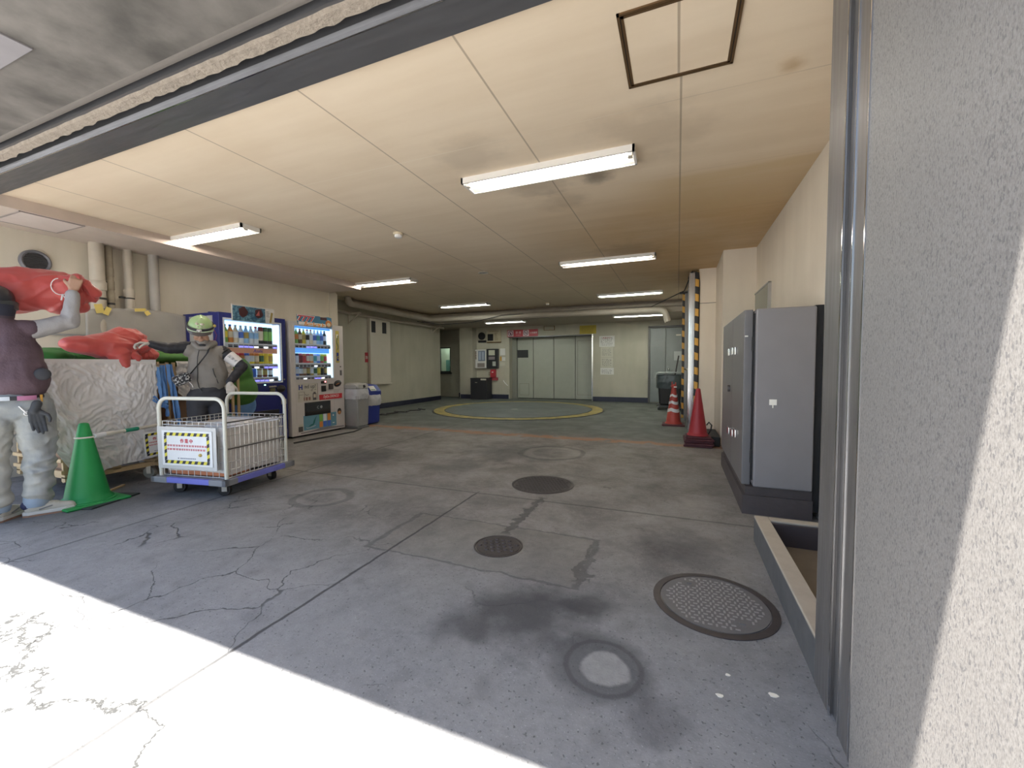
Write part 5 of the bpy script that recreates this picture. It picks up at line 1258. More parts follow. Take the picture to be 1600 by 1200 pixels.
# cart 2
t = thing('cargo_cart', 'second wheeled cargo cart with white sheet, mostly hidden behind the worker in grey vest', 'cart', (-5.35, 3.02, 0))
dx0, dx1, dy0, dy1 = -5.78, -5.02, 2.66, 3.34
b = MB().box(dx0, dx1, dy0, dy1, .14, .18); build('deck', b, m_wood, t)
for (x, y) in ((dx1-.08, dy1-.08), (dx1-.08, dy0+.08), (dx0+.08, dy1-.08), (dx0+.08, dy0+.08)): caster('wheel', x, y, t, .055, None, .2)
for (x, y) in ((dx1, dy0), (dx1, dy1), (dx0, dy0), (dx0, dy1), (dx1, dy0+.06), (dx1+.0, dy1+.07)):
    build('post', MB().box(x-.012, x+.012, y-.012, y+.012, .14, 1.15), m_wood, t)
build('carton', MB().rbox(dx0+.04, dx1-.05, dy0+.04, dy1-.04, .18, 1.02, .01), m_card, t)
build('sheet', drape((dx1+.01, dy0+.08, 0), (dx1+.01, dy1, 0), 1.165, [.82, .70, .64, .66, .72], (1, 0, 0), 9, .022, 50, 40), m_tarp, t, fix=False)
for q_ in ((dx0, dx1, dy0-.01, dy0+.01, 1.11, 1.14), (dx1-.01, dx1+.01, dy0, dy1, 1.02, 1.05), (dx0, dx1, dy0-.01, dy0+.01, .98, 1.01)): build('rail', MB().box(*q_), m_wood, t)
m_gsack = mat('green_sack', (.055, .17, .025), .6, var=.25, scale=3)
def sag(p, n): return .012*ridged(p, (5, 5, 3), 2)
b = MB().ell((-5.14, 3.48, 1.0), (.12, .20, .22)).ell((-5.12, 3.52, .80), (.13, .20, .20)).ell((-5.2, 3.40, 1.12), (.12, .2, .10))
single('green_sack', blob(b, .016, 8, sag), m_gsack, 'large green sack hanging between the worker and the blue vending machine', 'sack')
b = MB().ell((-5.4, 3.0, 1.20), (.34, .38, .085))
single('green_sack', blob(b, .018, 4, sag), m_gsack, 'green sack lying on the second cart behind the worker\'s outstretched arm', 'sack')
b = MB().ell((-5.45, 2.05, 1.21), (.22, .36, .075)).ell((-5.30, 1.86, 1.20), (.2, .2, .06))
single('green_sack', blob(b, .018, 4, sag), mat('bright_green_sack', (.03, .20, .035), .55, var=.2), 'bright green sack on top of the covered cart beside the man in purple vest', 'sack')
b = MB().use(m_bclo).ell((-5.12, 3.56, .60), (.06, .14, .16))
single('blue_cloth_bundle', blob(b, .014, 2, sag), m_bclo, 'blue cloth bundle hanging below the green sack', 'cloth')
single('wood_batten', MB().box(-.16, .16, -.012, .012, 0, .012, Matrix.Translation((-4.68, 2.01, .002)) @ Matrix.Rotation(2.2, 4, 'Z')), m_wood, 'short pale wooden batten on the floor by the green cone', 'batten')

# basket cart (local frame, origin on the floor under its centre)
t = thing('basket_cart', 'cream wire basket platform cart with hazard notice and blue bumper', 'cart', (-3.86, 2.50, 0), local=True)
m_crt = mat('cream_enamel', (.66, .64, .54), .35, var=.04); m_wire = mat('wire_zinc', (.60, .59, .56), .3, .5, .05)
m_bump = mat('violet_blue_bumper', (.17, .18, .55), .5); m_corner = mat('grey_bumper_corner', (.24, .24, .25), .5)
W2, D2 = .345, .335
build('deck', MB().rbox(-W2-.01, W2+.01, -D2-.01, D2+.01, .125, .162, .004), m_corner, t)
b = MB().use(m_bump).rbox(-.25, .23, -D2-.045, -D2-.008, .118, .165, .006).rbox(-.25, .23, D2+.008, D2+.045, .118, .165, .006).rbox(W2+.008, W2+.045, -.27, .27, .118, .165, .006).rbox(-W2-.045, -W2-.008, -.27, .27, .118, .165, .006)
build('bumper', b, None, t)
for sx in (-1, 1):
    for sy in (-1, 1):
        build('corner_bumper', MB().rbox(min(sx*.22, sx*(W2+.048)), max(sx*.22, sx*(W2+.048)), min(sy*(D2+.006), sy*(D2+.048)), max(sy*(D2+.006), sy*(D2+.048)), .116, .167, .006).rbox(min(sx*(W2+.006), sx*(W2+.048)), max(sx*(W2+.006), sx*(W2+.048)), min(sy*.26, sy*(D2+.048)), max(sy*.26, sy*(D2+.048)), .116, .167, .006), m_corner, t)
        caster('wheel', sx*.24, sy*.25, t, .05, m_blackp, .3 if sy < 0 else -.2)
for sy in (-1, 1):
    y = sy*(D2-.01); P = []
    H_ = .835
    P = [(-W2, y, .16), (-W2, y, H_-.09)]+[(-W2+.09*(1-math.cos(a)), y, H_-.09+.09*math.sin(a)) for a in [PI/2*k/6 for k in range(1, 7)]]
    P += [(W2-.09*(1-math.cos(a)), y, H_-.09+.09*math.sin(a)) for a in [PI/2*(6-k)/6 for k in range(0, 7)]]+[(W2, y, .16)]
    build('handle_frame', MB().tube(P, .0155, 14), m_crt, t)
def grid(p0, p1, z0, z1, nv, hs, r=.0028):
    b = MB(); p0, p1 = Vector(p0), Vector(p1)
    for i in range(nv+1):
        q = p0.lerp(p1, i/nv); b.cyl((q.x, q.y, z0), (q.x, q.y, z1), r, n=6, cap=False)
    for z in hs: b.cyl((p0.x, p0.y, z), (p1.x, p1.y, z), r*1.35, n=6)
    return b
zt = .635
for nm, a, c_, nv in (('front_grid', (-W2+.02, -D2+.02), (W2-.02, -D2+.02), 10), ('back_grid', (-W2+.02, D2-.03), (W2-.02, D2-.03), 10), ('right_grid', (W2-.005, -D2+.02), (W2-.005, D2-.02), 14), ('left_grid', (-W2+.005, -D2+.02), (-W2+.005, D2-.02), 14)):
    build(nm, grid((a[0], a[1], 0), (c_[0], c_[1], 0), .165, zt, nv, (.17, .235, .30, .42, .52, zt-.03, zt)), m_wire, t)
b = MB().cyl((W2, -D2+.01, .41), (W2, D2-.01, .41), .006, n=8).cyl((W2, -D2+.01, zt), (W2, D2-.01, zt), .006, n=8)
build('dark_rail', b, mat('dark_rail', (.15, .14, .13), .4, .5), t)
m_lin = mat('white_liner', (.66, .62, .58), .7, var=.08)
def liner(P0, P1, z0, z1, out, seed): return drape(P0, P1, z1, [z0, z0+.01, z0], out, seed, .006, 40, 30, 1.)
build('liner', liner((-W2+.03, -D2+.035, 0), (W2-.03, -D2+.035, 0), .20, .59, (0, 1, 0), 1), m_lin, t, fix=False)
build('liner', liner((W2-.02, -D2+.04, 0), (W2-.02, D2-.05, 0), .18, .585, (-1, 0, 0), 5), m_lin, t, fix=False)
build('liner', liner((-W2+.02, -D2+.04, 0), (-W2+.02, D2-.05, 0), .18, .585, (1, 0, 0), 8), m_lin, t, fix=False)
build('liner', liner((-W2+.03, D2-.05, 0), (W2-.03, D2-.05, 0), .18, .60, (0, -1, 0), 12), m_lin, t, fix=False)
basket = t
build('grip_sleeve', MB().cyl((-W2+.03, D2-.012, .60), (-W2+.03, D2-.012, .62), .02), mat('sleeve_green', (.05, .12, .08), .5), t)
t.rotation_euler = (0, 0, math.radians(9))
Mc = Matrix.Translation((-3.86, 2.50, 0)) @ Matrix.Rotation(math.radians(9), 4, 'Z')
# things inside the cart
def wpt(x, y, z): return Mc @ Vector((x, y, z))
b = MB().rbox(-.30, .30, -.28, -.05, .165, .215, .01, Mc).rbox(-.10, .26, -.285, .05, .20, .235, .01, Mc)
single('folded_orange_cloth', b, mat('orange_brown_cloth', (.52, .19, .09), .7, var=.25), 'folded orange brown cloth at the bottom of the basket cart', 'cloth')
def wr(p, n): return .010*ridged(p, (6, 6, 6), 4)
single('white_bundle', blob(MB().rbox(-.29, .29, -.0, .26, .17, .575, .05, Mc).ell(Mc @ Vector((.0, .1, .53)), (.26, .14, .07)), .014, 4, wr), mat('white_bundle_cloth', (.62, .58, .55), .6, var=.08), 'white wrapped bundle filling the basket cart', 'bundle')
Mb = Mc @ Matrix.Translation((-.02, -D2-.018, .415))
t = thing('work_notice', 'white notice with hazard border in a clear sleeve on the front of the basket cart', 'sign', (-3.8, 2.15, .41))
hazard_frame(t, Mb, .53, .30, None)
q = MB()
build('clear_sleeve', MB().box(-.32, .30, .002, .006, -.18, .18, Mb), mat('sleeve_film', (.72, .70, .66), .3, alpha=.75), t)

# ================================================================== PEOPLE
m_skin = mat('skin', (.46, .27, .18), .55, var=.08, scale=20)
def hand(mb, wrist, d, pn, thumb, curl=1.0, s=1.0, bendy=(1., 1.05, 1.1, 1.2)):
    """palm and five fingers; d wrist->knuckles, pn palm normal, thumb = side the thumb leaves to"""
    W = Vector(wrist); d = Vector(d).normalized(); pn = Vector(pn); pn = (pn-d*pn.dot(d)).normalized()
    th = Vector(thumb); th = (th-d*th.dot(d)-pn*th.dot(pn)).normalized()
    for k in range(4):
        o = (1.5-k)*.019*s
        mb.capsule(W+th*o*.6+d*.01*s, W+d*.078*s+th*o, .017*s, .0125*s, 12, .85, pn)
    L = [(.040, .026, .019), (.045, .029, .020), (.041, .027, .019), (.032, .021, .017)]
    for k in range(4):
        p = W+d*(.082-.004*abs(k-1))*s+th*(1.5-k)*.0195*s; a = .45*curl*bendy[k]; dirv = d
        for i, l in enumerate(L[k]):
            dirv = (Matrix.Rotation(0, 3, 'X') @ dirv)
            ang = a*(1 if i == 0 else 1.25)
            dirv = (dirv*math.cos(ang)+ (pn if i == 0 else (pn*dirv.dot(d)-d*dirv.dot(pn)))*math.sin(ang)).normalized()
            q = p+dirv*l*s; mb.capsule(p, q, (.0095-.0008*i)*s, (.0088-.0008*i)*s, 10); p = q
    b0 = W+d*.022*s+th*.026*s; b1 = b0+(d*.55+th*.6+pn*.35).normalized()*.042*s
    b2 = b1+(d*.7+pn*.6*curl+th*.15).normalized()*.030*s; b3 = b2+(d*.6+pn*.8*curl-th*.2).normalized()*.024*s
    mb.capsule(b0, b1, .015*s, .0115*s, 12); mb.capsule(b1, b2, .0115*s, .010*s, 10); mb.capsule(b2, b3, .010*s, .008*s, 10)

def head(mb, c, fwd, up, s=1.):
    """skull with brow, eye sockets, nose, mouth, chin and ears"""
    c = Vector(c); f = Vector(fwd).normalized(); u = Vector(up); u = (u-f*u.dot(f)).normalized(); r = f.cross(u)
    M3 = Matrix((r, f, u)).transposed()
    E = lambda p, rad: mb.ell(c+M3 @ (Vector(p)*s), tuple(k*s for k in rad), 16, M3)
    E((0, -.012, .022), (.073, .092, .082)); E((0, .012, -.035), (.058, .070, .068)); E((0, .052, -.088), (.030, .028, .022))
    E((0, .082, .018), (.050, .014, .012))
    for q in (-1, 1):
        E((q*.033, .058, -.030), (.026, .028, .024)); E((q*.031, .074, .002), (.013, .010, .009)); E((q*.075, -.005, -.012), (.010, .018, .030)); E((q*.045, .02, -.065), (.022, .04, .026))
    mb.capsule(c+M3 @ Vector((0, .084, .008))*s, c+M3 @ Vector((0, .103, -.030))*s, .0085*s, .013*s, 12)
    E((.011, .092, -.034), (.009, .009, .008)); E((-.011, .092, -.034), (.009, .009, .008))
    E((0, .083, -.058), (.024, .010, .006)); E((0, .081, -.068), (.020, .010, .006))

def person(name, label, mb, m):
    return centre(build(name, blob(mb, .0055, 3), m, None, label, 'person'))
def cloth(amp, sc, seed, fine=.0):
    def f(p, n):
        return amp*(ridged(p, sc, seed)*.7+noise.noise(Vector((p.x*sc[0]*2.3+seed, p.y*sc[1]*2.3, p.z*sc[2]*2.6)))*.6)
    return f

# ---- man with his back to the camera
bA = Vector((-4.45, 1.45, 0)); tA = Vector((.31, .951, 0)).normalized(); nA = Vector((-.951, .31, 0)).normalized()
A = lambda s, z, d=0.: bA+tA*s+nA*d+Vector((0, 0, z))
mb = MB()
head(mb, A(-.115, 1.565, .02), nA+tA*.15+Vector((0, 0, -.05)), (0, 0, 1), .98)
mb.capsule(A(-.10, 1.36, 0), A(-.112, 1.50, .01), .062, .055)
mb.capsule(A(-.07, 1.22, .0), A(-.07, 1.34, .0), .125, .10, 16, .75, nA)
mb.capsule(A(-.065, .92, .0), A(-.07, 1.2, .0), .10, .115, 16, .75, nA); mb.ell(A(-.06, .85), (.09, .09, .08))
mb.capsule(A(.055, 1.385), A(.245, 1.462, .03), .048, .040); mb.capsule(A(.245, 1.462, .03), A(.270, 1.70, .05), .040, .026)
mb.capsule(A(-.21, 1.385), A(-.38, 1.47, .10), .048, .040); mb.capsule(A(-.38, 1.47, .10), A(-.36, 1.68, .20), .040, .026)
hand(mb, A(.272, 1.715, .05), Vector((0, 0, 1))+tA*.25, nA, -tA, 1.5, .98)
hand(mb, A(-.36, 1.69, .20), Vector((0, 0, 1)), tA, nA, 1.2, .98)
for (h, k, a) in (((.03, .84), (.05, .49), (.022, .10)), ((-.145, .84), (-.172, .49), (-.165, .10))):
    mb.capsule(A(*h), A(k[0], k[1], .03), .075, .055); mb.capsule(A(k[0], k[1], .03), A(a[0], a[1], 0), .052, .036)
mb.capsule(A(.02, .065, .0), A(.14, .045, .0), .035, .03); mb.capsule(A(-.165, .065), A(-.13, .045, .11), .035, .03)
pA = person('person', 'man seen from behind in purple vest and pale jeans lifting a red bag', mb, m_skin)
# vest
mb = MB()
mb.capsule(A(-.065, 1.01), A(-.07, 1.20), .165, .165, 20, .74, nA); mb.capsule(A(-.05, 1.02, -.01), A(-.05, 1.08, -.01), .178, .165, 20, .78, nA)
mb.capsule(A(-.07, 1.20), A(-.075, 1.33), .165, .13, 20, .72, nA); mb.capsule(A(-.19, 1.375), A(.045, 1.385), .068, .068, 18)
mb.capsule(A(-.10, 1.40), A(-.11, 1.465), .080, .068, 18)
v = build('vest', blob(mb, .009, 6, cloth(.009, (7, 7, 4), 3)), mat('purple_brown_vest', (.105, .065, .078), .8, var=.22, scale=7, bump=.3, bscale=70), pA)
build('pocket_patch', MB().ell(A(.085, 1.055, -.115), (.045, .045, .045), 20, Matrix.Rotation(math.atan2(tA.y, tA.x), 3, 'Z') @ Matrix.Diagonal((1, .35, 1))), mat('dark_patch', (.035, .035, .04), .7), v)
build('collar', MB().lathe([(.076, 0), (.082, .02), (.078, .045), (.070, .05)], tuple(A(-.108, 1.452, .0)), 28), mat('collar_purple', (.06, .04, .05), .7), v)
# shirt hem + sleeves
m_slv = mat('light_grey_sleeve', (.36, .34, .33), .75, var=.12, scale=14, bump=.3, bscale=60)
mb = MB().capsule(A(-.062, .90), A(-.062, .95), .150, .155, 20, .76, nA)
mb.capsule(A(-.062, .885), A(-.062, .90), .145, .148, 20, .78, nA); build('shirt_hem', blob(mb, .010, 4, cloth(.004, (9, 9, 5), 8)), mat('white_shirt', (.62, .58, .52), .7), pA)
for sd, P3 in ((1, (A(.045, 1.38), A(.245, 1.462, .03), A(.268, 1.675, .05))), (-1, (A(-.20, 1.38), A(-.38, 1.47, .10), A(-.362, 1.655, .19)))):
    mb = MB().capsule(P3[0], P3[1], .066, .056).capsule(P3[1], P3[2], .056, .038)
    build('sleeve', blob(mb, .008, 4, cloth(.006, (11, 11, 8), 5+sd)), m_slv, pA)
# jeans
t = NT('pale_worn_denim'); n_ = t.noise(5, 6); f_ = t.noise(3, 5, t.scaled((2, 2, .5)))
t.out(t.mix(t.sm(t.add(t.mul(n_, .4), t.mul(f_, .6)), .35, .65), (.24, .26, .27), (.44, .43, .38)), .85); t.bump(t.noise(90, 3), .3, .003); m_jean = t.m
mb = MB()
mb.capsule(A(-.115, .83), A(.005, .83), .118, .118, 18, 1.); mb.capsule(A(-.06, .86), A(-.06, .885), .15, .145, 20, .78, nA)
for (h, k, a) in (((.028, .81), (.052, .50), (.030, .14)), ((-.150, .81), (-.178, .50), (-.165, .14))):
    mb.capsule(A(*h), A(k[0], k[1], .02), .108, .080); mb.capsule(A(k[0], k[1], .02), A(a[0], a[1], 0), .080, .066)
def jean(p, n):
    z = p.z; q = p+noise.noise_vector(p*4)*.08; k = .012*ridged(q, (5, 5, 12), 7)+.007*ridged(q, (12, 12, 17), 2)
    return k*(1.3 if z < .62 else .8)
j = build('jeans', blob(mb, .0085, 5, jean), m_jean, pA)
for a in ((.022, .10), (-.165, .10)): build('cuff', MB().lathe([(.062, -.03), (.070, 0), (.066, .05), (.060, .06)], tuple(A(a[0], a[1], 0)), 22), mat('cuff_blue', (.30, .37, .45), .8, var=.2), j)
b = MB().use(mat('belt_black', (.03, .03, .035), .5))
Rb = Matrix.Rotation(math.atan2(tA.y, tA.x), 4, 'Z')
def beltring(z0, z1, rx, ry, m_, a0, a1, n=24):
    q = MB(); q.use(m_)
    for k in range(n+1):
        a = a0+(a1-a0)*k/n
        for (rr, z) in ((0, z0), (.006, z0), (.006, z1), (0, z1)): q.v.append(tuple(Matrix.Translation(A(-.06, 0)) @ Rb @ Vector(((rx+rr)*math.cos(a), (ry+rr)*math.sin(a), z))))
    for k in range(n):
        for s_ in range(4): q.f.append((k*4+s_, k*4+(s_+1) % 4, k*4+4+(s_+1) % 4, k*4+4+s_)); q.mi.append(0); q.sm.append(False)
    q.f += [(0, 1, 2, 3), (n*4+3, n*4+2, n*4+1, n*4)]; q.mi += [0, 0]; q.sm += [False, False]; return q
bl = build('belt', beltring(.872, .90, .156, .128, mat('belt_black', (.03, .03, .035), .5), 0, 2*PI, 40), None, pA)
build('pink_pouch', beltring(.870, .902, .163, .136, mat('pink_pouch', (.50, .20, .33), .6), -1.45, -.85, 10), None, bl)
build('white_pouch', beltring(.872, .90, .163, .136, mat('pouch_white', (.5, .53, .55), .6), -2.05, -1.65, 8), None, bl)
build('black_loop', beltring(.84, .905, .164, .136, mat('belt_black', (.03, .03, .035), .5), -.72, -.50, 6), None, bl)
build('orange_tag', MB().rbox(-.012, .012, -.006, .006, -.03, .03, .003, Matrix.Translation(A(.072, .875, -.09))), mat('tag_orange', (.65, .33, .05), .6), bl)
# black glove hanging at the hip (clothing in his back pocket)
mb = MB(); hand(mb, A(.035, .80, -.135), Vector((0, 0, -1))+tA*.15, -nA, tA, .35, 1.05); mb.capsule(A(.05, .84, -.13), A(.035, .79, -.135), .028, .026)
build('hanging_glove', blob(mb, .005, 2), mat('dark_glove', (.045, .047, .05), .8), pA)
build('white_clip', MB().tube([A(-.035, .83, -.135), A(.0, .775, -.14)], .004, 6).tube([A(0, .775, -.14)+Vector((0, .014*math.cos(k), .014*math.sin(k))) for k in [q*.7 for q in range(10)]], .003, 6), m_swh, pA)
# shoes
m_shoe = mat('cream_suede', (.50, .47, .40), .7, var=.12); m_sole = mat('gum_sole', (.30, .17, .11), .7); m_sw = mat('sole_white', (.60, .58, .53), .6)
for (p0, dv) in ((A(-.02, 0, .0), tA*1.0-nA*.10), (A(-.170, 0, -.02), (nA*.75+tA*.55))):
    dv = dv.normalized(); sdv = Vector((-dv.y, dv.x, 0)); up_ = Vector((0, 0, 1))
    mb = MB()
    mb.capsule(p0+dv*.02+up_*.055, p0+dv*.05+up_*.085, .043, .045, 14); mb.capsule(p0+dv*.05+up_*.060, p0+dv*.13+up_*.050, .048, .042, 14); mb.capsule(p0+dv*.13+up_*.048, p0+dv*.205+up_*.040, .044, .036, 14, .85, up_)
    s_ = build('shoe', blob(mb, .006, 3), m_shoe, pA)
    def solepoly(g): return [tuple((p0+dv*a+sdv*c_).xy) for a, c_ in ((-.03, -.02*g), (-.03, .02*g), (.0, .040*g), (.06, .040*g), (.12, .046*g), (.19, .046*g), (.235, .028*g), (.245, 0), (.235, -.028*g), (.19, -.046*g), (.12, -.046*g), (.06, -.040*g), (.0, -.040*g))]
    build('midsole', MB().prism(solepoly(1.0), 'z', .012, .036), m_sw, s_, bevel=.003)
    build('outsole', MB().prism(solepoly(1.02), 'z', 0, .012), m_sole, s_)
    build('heel_patch', MB().capsule(p0-dv*.0+up_*.085, p0+dv*.03+up_*.105, .040, .036), mat('shoe_navy', (.03, .035, .09), .6), s_)
    b = MB()
    for k in range(4): c0 = p0+dv*(.085+.022*k)+up_*(.098-.008*k); b.capsule(c0-sdv*.024, c0+sdv*.024, .004)
    build('laces', b, m_sw, s_)
    b = MB()
    for k in (-1, 1): b.capsule(p0+dv*.06+sdv*k*.043+up_*.05, p0+dv*.12+sdv*k*.042+up_*.065, .006, .004)
    build('side_mark', b, mat('mark_grey', (.2, .2, .2), .6), s_)
# dark helmet
t = build('cap', MB().ell(A(-.118, 1.60, .02), (.098, .112, .095), 28, Rb.to_3x3()), mat('dark_helmet', (.022, .024, .03), .35), pA)
build('rim', MB().lathe([(.098, -.05), (.106, -.045), (.107, .0), (.102, .01)], tuple(A(-.118, 1.57, .02)), 30, None, 1.06), mat('helmet_rim', (.04, .045, .045), .4), t)
build('neck_flap', MB().lathe([(.090, -.06), (.098, -.02), (.10, .02)], tuple(A(-.118, 1.53, .0)), 26), mat('flap_navy', (.018, .02, .035), .7), t)

# ---- worker facing the camera
bB = Vector((-4.55, 2.74, 0)); tB = Vector((.516, .857, 0)).normalized(); nB = Vector((.857, -.516, 0)).normalized()   # nB towards the camera
B = lambda s, z, d=0.: bB+tB*s+nB*d+Vector((0, 0, z))
fB = (nB+Vector((0, 0, -.55))-tB*.10).normalized(); uB = Vector((0, 0, 1))+nB*.55
mb = MB()
head(mb, B(-.006, 1.462, .055), fB, uB, .98)
mb.capsule(B(.015, 1.30, .0), B(.0, 1.40, .03), .060, .052)
mb.capsule(B(.03, .86), B(.025, 1.18, -.01), .10, .11, 18, .75, nB); mb.ell(B(.03, .82), (.09, .09, .08))
hw = Mc @ Vector((-W2+.055, D2-.01, .835)); wr_ = hw+Vector((-.06, .035, .085)); dd = (hw+Vector((0, 0, .012))-wr_).normalized()
aR = (B(.165, 1.262), B(.335, 1.105, .06), wr_-dd*.03); aL = (B(-.115, 1.30), B(-.275, 1.285, .04), B(-.390, 1.325, .06))
for P3 in (aR, aL):
    mb.capsule(P3[0], P3[1], .042, .034); mb.capsule(P3[1], P3[2], .034, .022)
for (h, k, a) in (((-.055, .80), (-.07, .46), (-.06, .10)), ((.115, .80), (.12, .46), (.12, .10))):
    mb.capsule(B(*h), B(k[0], k[1], .04), .075, .055); mb.capsule(B(k[0], k[1], .04), B(a[0], a[1], 0), .052, .036)
    mb.capsule(B(a[0], .06, .0), B(a[0], .045, .13), .035, .03)
pB = person('person', 'worker in grey vest and pale green helmet gripping the basket cart handle', mb, m_skin)
m_glove = mat('off_white_glove', (.50, .46, .41), .85, var=.12, scale=30)
mb = MB()
hand(mb, wr_, dd, Vector((0, 0, -1))-dd*.3, nB*.3+tB*.8, 1.9, 1.0)
mb.capsule(wr_-dd*.045, wr_+dd*.01, .028, .027)
build('glove', blob(mb, .005, 2), m_glove, pB, label='off white glove on the cart handle')
mb = MB(); w2 = B(-.395, 1.325, .06); hand(mb, w2, (-tB*1.0+Vector((0, 0, .15))), Vector((0, 0, -1)), nB, 1.3, .95); mb.capsule(w2+tB*.03, w2-tB*.01, .026)
build('glove', blob(mb, .005, 2), m_glove, pB, label='off white glove on the red bag')
m_bs = mat('black_patterned_sleeve', (.020, .020, .026), .6, var=.8, scale=40)
for P3, nm in ((aR, 'sleeve'), (aL, 'sleeve')):
    mb = MB().capsule(P3[0], P3[1], .060, .048).capsule(P3[1], P3[2], .048, .034)
    sl = build(nm, blob(mb, .008, 3, cloth(.006, (14, 14, 14), 2)), m_bs, pB)
    if P3 is aR:
        q0 = P3[0].lerp(P3[1], .30); q1 = P3[0].lerp(P3[1], .80)
        am = build('armband', MB().cyl(q0, q1, .064, .058, 28, cap=False), mat('armband_white', (.75, .71, .68), .6), sl)
        ax_ = (q1-q0).normalized(); rr = nB; 
        ri = (nB.cross(ax_)).normalized(); rightv = ax_.copy()
        cpos = q0.lerp(q1, .5)+ (nB-ax_*nB.dot(ax_)).normalized()*.0635
        upv = (nB-ax_*nB.dot(ax_)).normalized().cross(ax_)
        text('ルタイ', .034, m_ink, cpos, None, parent=am, right=tuple(ax_), up=tuple(upv))
# vest
m_vest = mat('grey_khaki_vest', (.245, .222, .195), .7, var=.12, scale=6, bump=.25, bscale=60)
mb = MB()
mb.capsule(B(.03, .92), B(.03, 1.06), .150, .165, 22, .78, nB); mb.capsule(B(.05, .98, .01), B(.055, 1.02, .01), .152, .15, 20, .8, nB); mb.capsule(B(.03, 1.06), B(.025, 1.20), .168, .14, 22, .74, nB)
mb.capsule(B(-.10, 1.275), B(.145, 1.25), .072, .072, 18); mb.capsule(B(.02, 1.28), B(.005, 1.335, .01), .085, .075, 18)
v = build('vest', blob(mb, .008, 5, cloth(.009, (8, 8, 5), 11)), m_vest, pB)
def front(s, z): 
    # distance from body axis to the vest front at height z
    hwid = .168 if z > 1.0 else .155
    return math.sqrt(max(.02, 1-((s-.035)/hwid)**2))*hwid*.79+.010
b = MB().tube([B(s, z, front(s, z)+.002) for s, z in ((-.03, 1.27), (-.045, 1.20), (-.05, 1.12), (-.05, 1.04), (-.055, .96), (-.045, .90), (-.02, .85))], .004, 8)
build('zip', b, mat('zip_black', (.03, .03, .03), .4), v)
build('pocket_zip', MB().tube([B(s, z, front(s, z)+.003) for s, z in ((.075, 1.085), (.085, 1.03), (.10, .985), (.115, .93))], .0045, 8), mat('zip_black', (.03, .03, .03), .4), v)
build('armhole', MB().lathe([(.052, -.012), (.066, .0), (.052, .012)], (0, 0, 0), 24, Matrix.Translation(B(.185, 1.245, .01)) @ (aR[1]-aR[0]).to_track_quat('Z', 'Y').to_matrix().to_4x4(), cap=False), mat('zip_black', (.03, .03, .03), .4), v)
build('hood', MB().tube([B(-.085, 1.335, -.02), B(-.06, 1.33, .05), B(-.03, 1.29, .10), B(.03, 1.29, .115), B(.07, 1.33, .07), B(.095, 1.345, -.02)], [.03, .03, .022, .022, .032, .035], 14), m_vest, v)
build('undershirt', MB().ell(B(-.0, 1.315, .045), (.05, .05, .045)), mat('zip_black', (.03, .03, .03), .4), pB)
# strap and pouch
st = MB(); pts = [(.055, 1.305), (.035, 1.24), (-.01, 1.17), (-.06, 1.10), (-.11, 1.03)]
for i, (s, z) in enumerate(pts):
    f0 = front(s, z)+.009
    if i == 0: f0 = .11
    st.v += [tuple(B(s-.009, z-.004, f0)), tuple(B(s+.011, z+.006, f0)), tuple(B(s+.011, z+.006, f0-.004)), tuple(B(s-.009, z-.004, f0-.004))]
for i in range(len(pts)-1):
    for k in range(4): st.f.append((i*4+k, i*4+(k+1) % 4, i*4+4+(k+1) % 4, i*4+4+k)); st.mi.append(0); st.sm.append(True)
t = NT('camouflage'); vo = t.n.new('ShaderNodeTexVoronoi'); vo.inputs['Scale'].default_value = 60; t.l.new(t.tc, vo.inputs['Vector'])
t.out(t.mix(t.M('GREATER_THAN', t.noise(55, 3), .53), (.02, .02, .022), (.42, .41, .40)), .7)
pm = MB(); Mp = Matrix.Translation(B(-.165, .985, .16)) @ Matrix.Rotation(math.atan2(tB.y, tB.x), 4, 'Z') @ Matrix.Rotation(-.45, 4, 'Y')
pm.rbox(-.075, .06, -.035, .035, -.045, .045, .018, Mp)
pouch = build('pouch', blob(pm, .007, 2, lambda p, n: .008*ridged(p, (14, 14, 14), 1)), t.m, pB, label='black and white camouflage pouch')
build('strap', st, mat('strap_black', (.025, .025, .027), .6), pouch)
b = MB(); b.tube([Mp @ Vector((.03, -.03, -.05)), Mp @ Vector((.035, -.03, -.085)), Mp @ Vector((.03, -.03, -.11))], .003, 6)
build('cord', b, m_swh, pouch)
# trousers
mb = MB(); mb.capsule(B(-.03, .79), B(.09, .79), .112, .112, 18); mb.capsule(B(.03, .82), B(.03, .86), .145, .145, 20, .78, nB)
for (h, k, a) in (((-.055, .78), (-.07, .46), (-.06, .12)), ((.115, .78), (.12, .46), (.12, .12))):
    mb.capsule(B(*h), B(k[0], k[1], .035), .096, .074); mb.capsule(B(k[0], k[1], .035), B(a[0], a[1], 0), .074, .062)
build('trousers', blob(mb, .009, 5, cloth(.008, (5, 5, 11), 4)), mat('charcoal_trousers', (.045, .045, .052), .8, var=.15), pB)
for a in (-.06, .12):
    mb = MB().capsule(B(a, .05, -.03), B(a, .05, .06), .046, .048).capsule(B(a, .045, .06), B(a, .038, .17), .046, .036)
    build('shoe', blob(mb, .007, 2), m_blackp, pB)
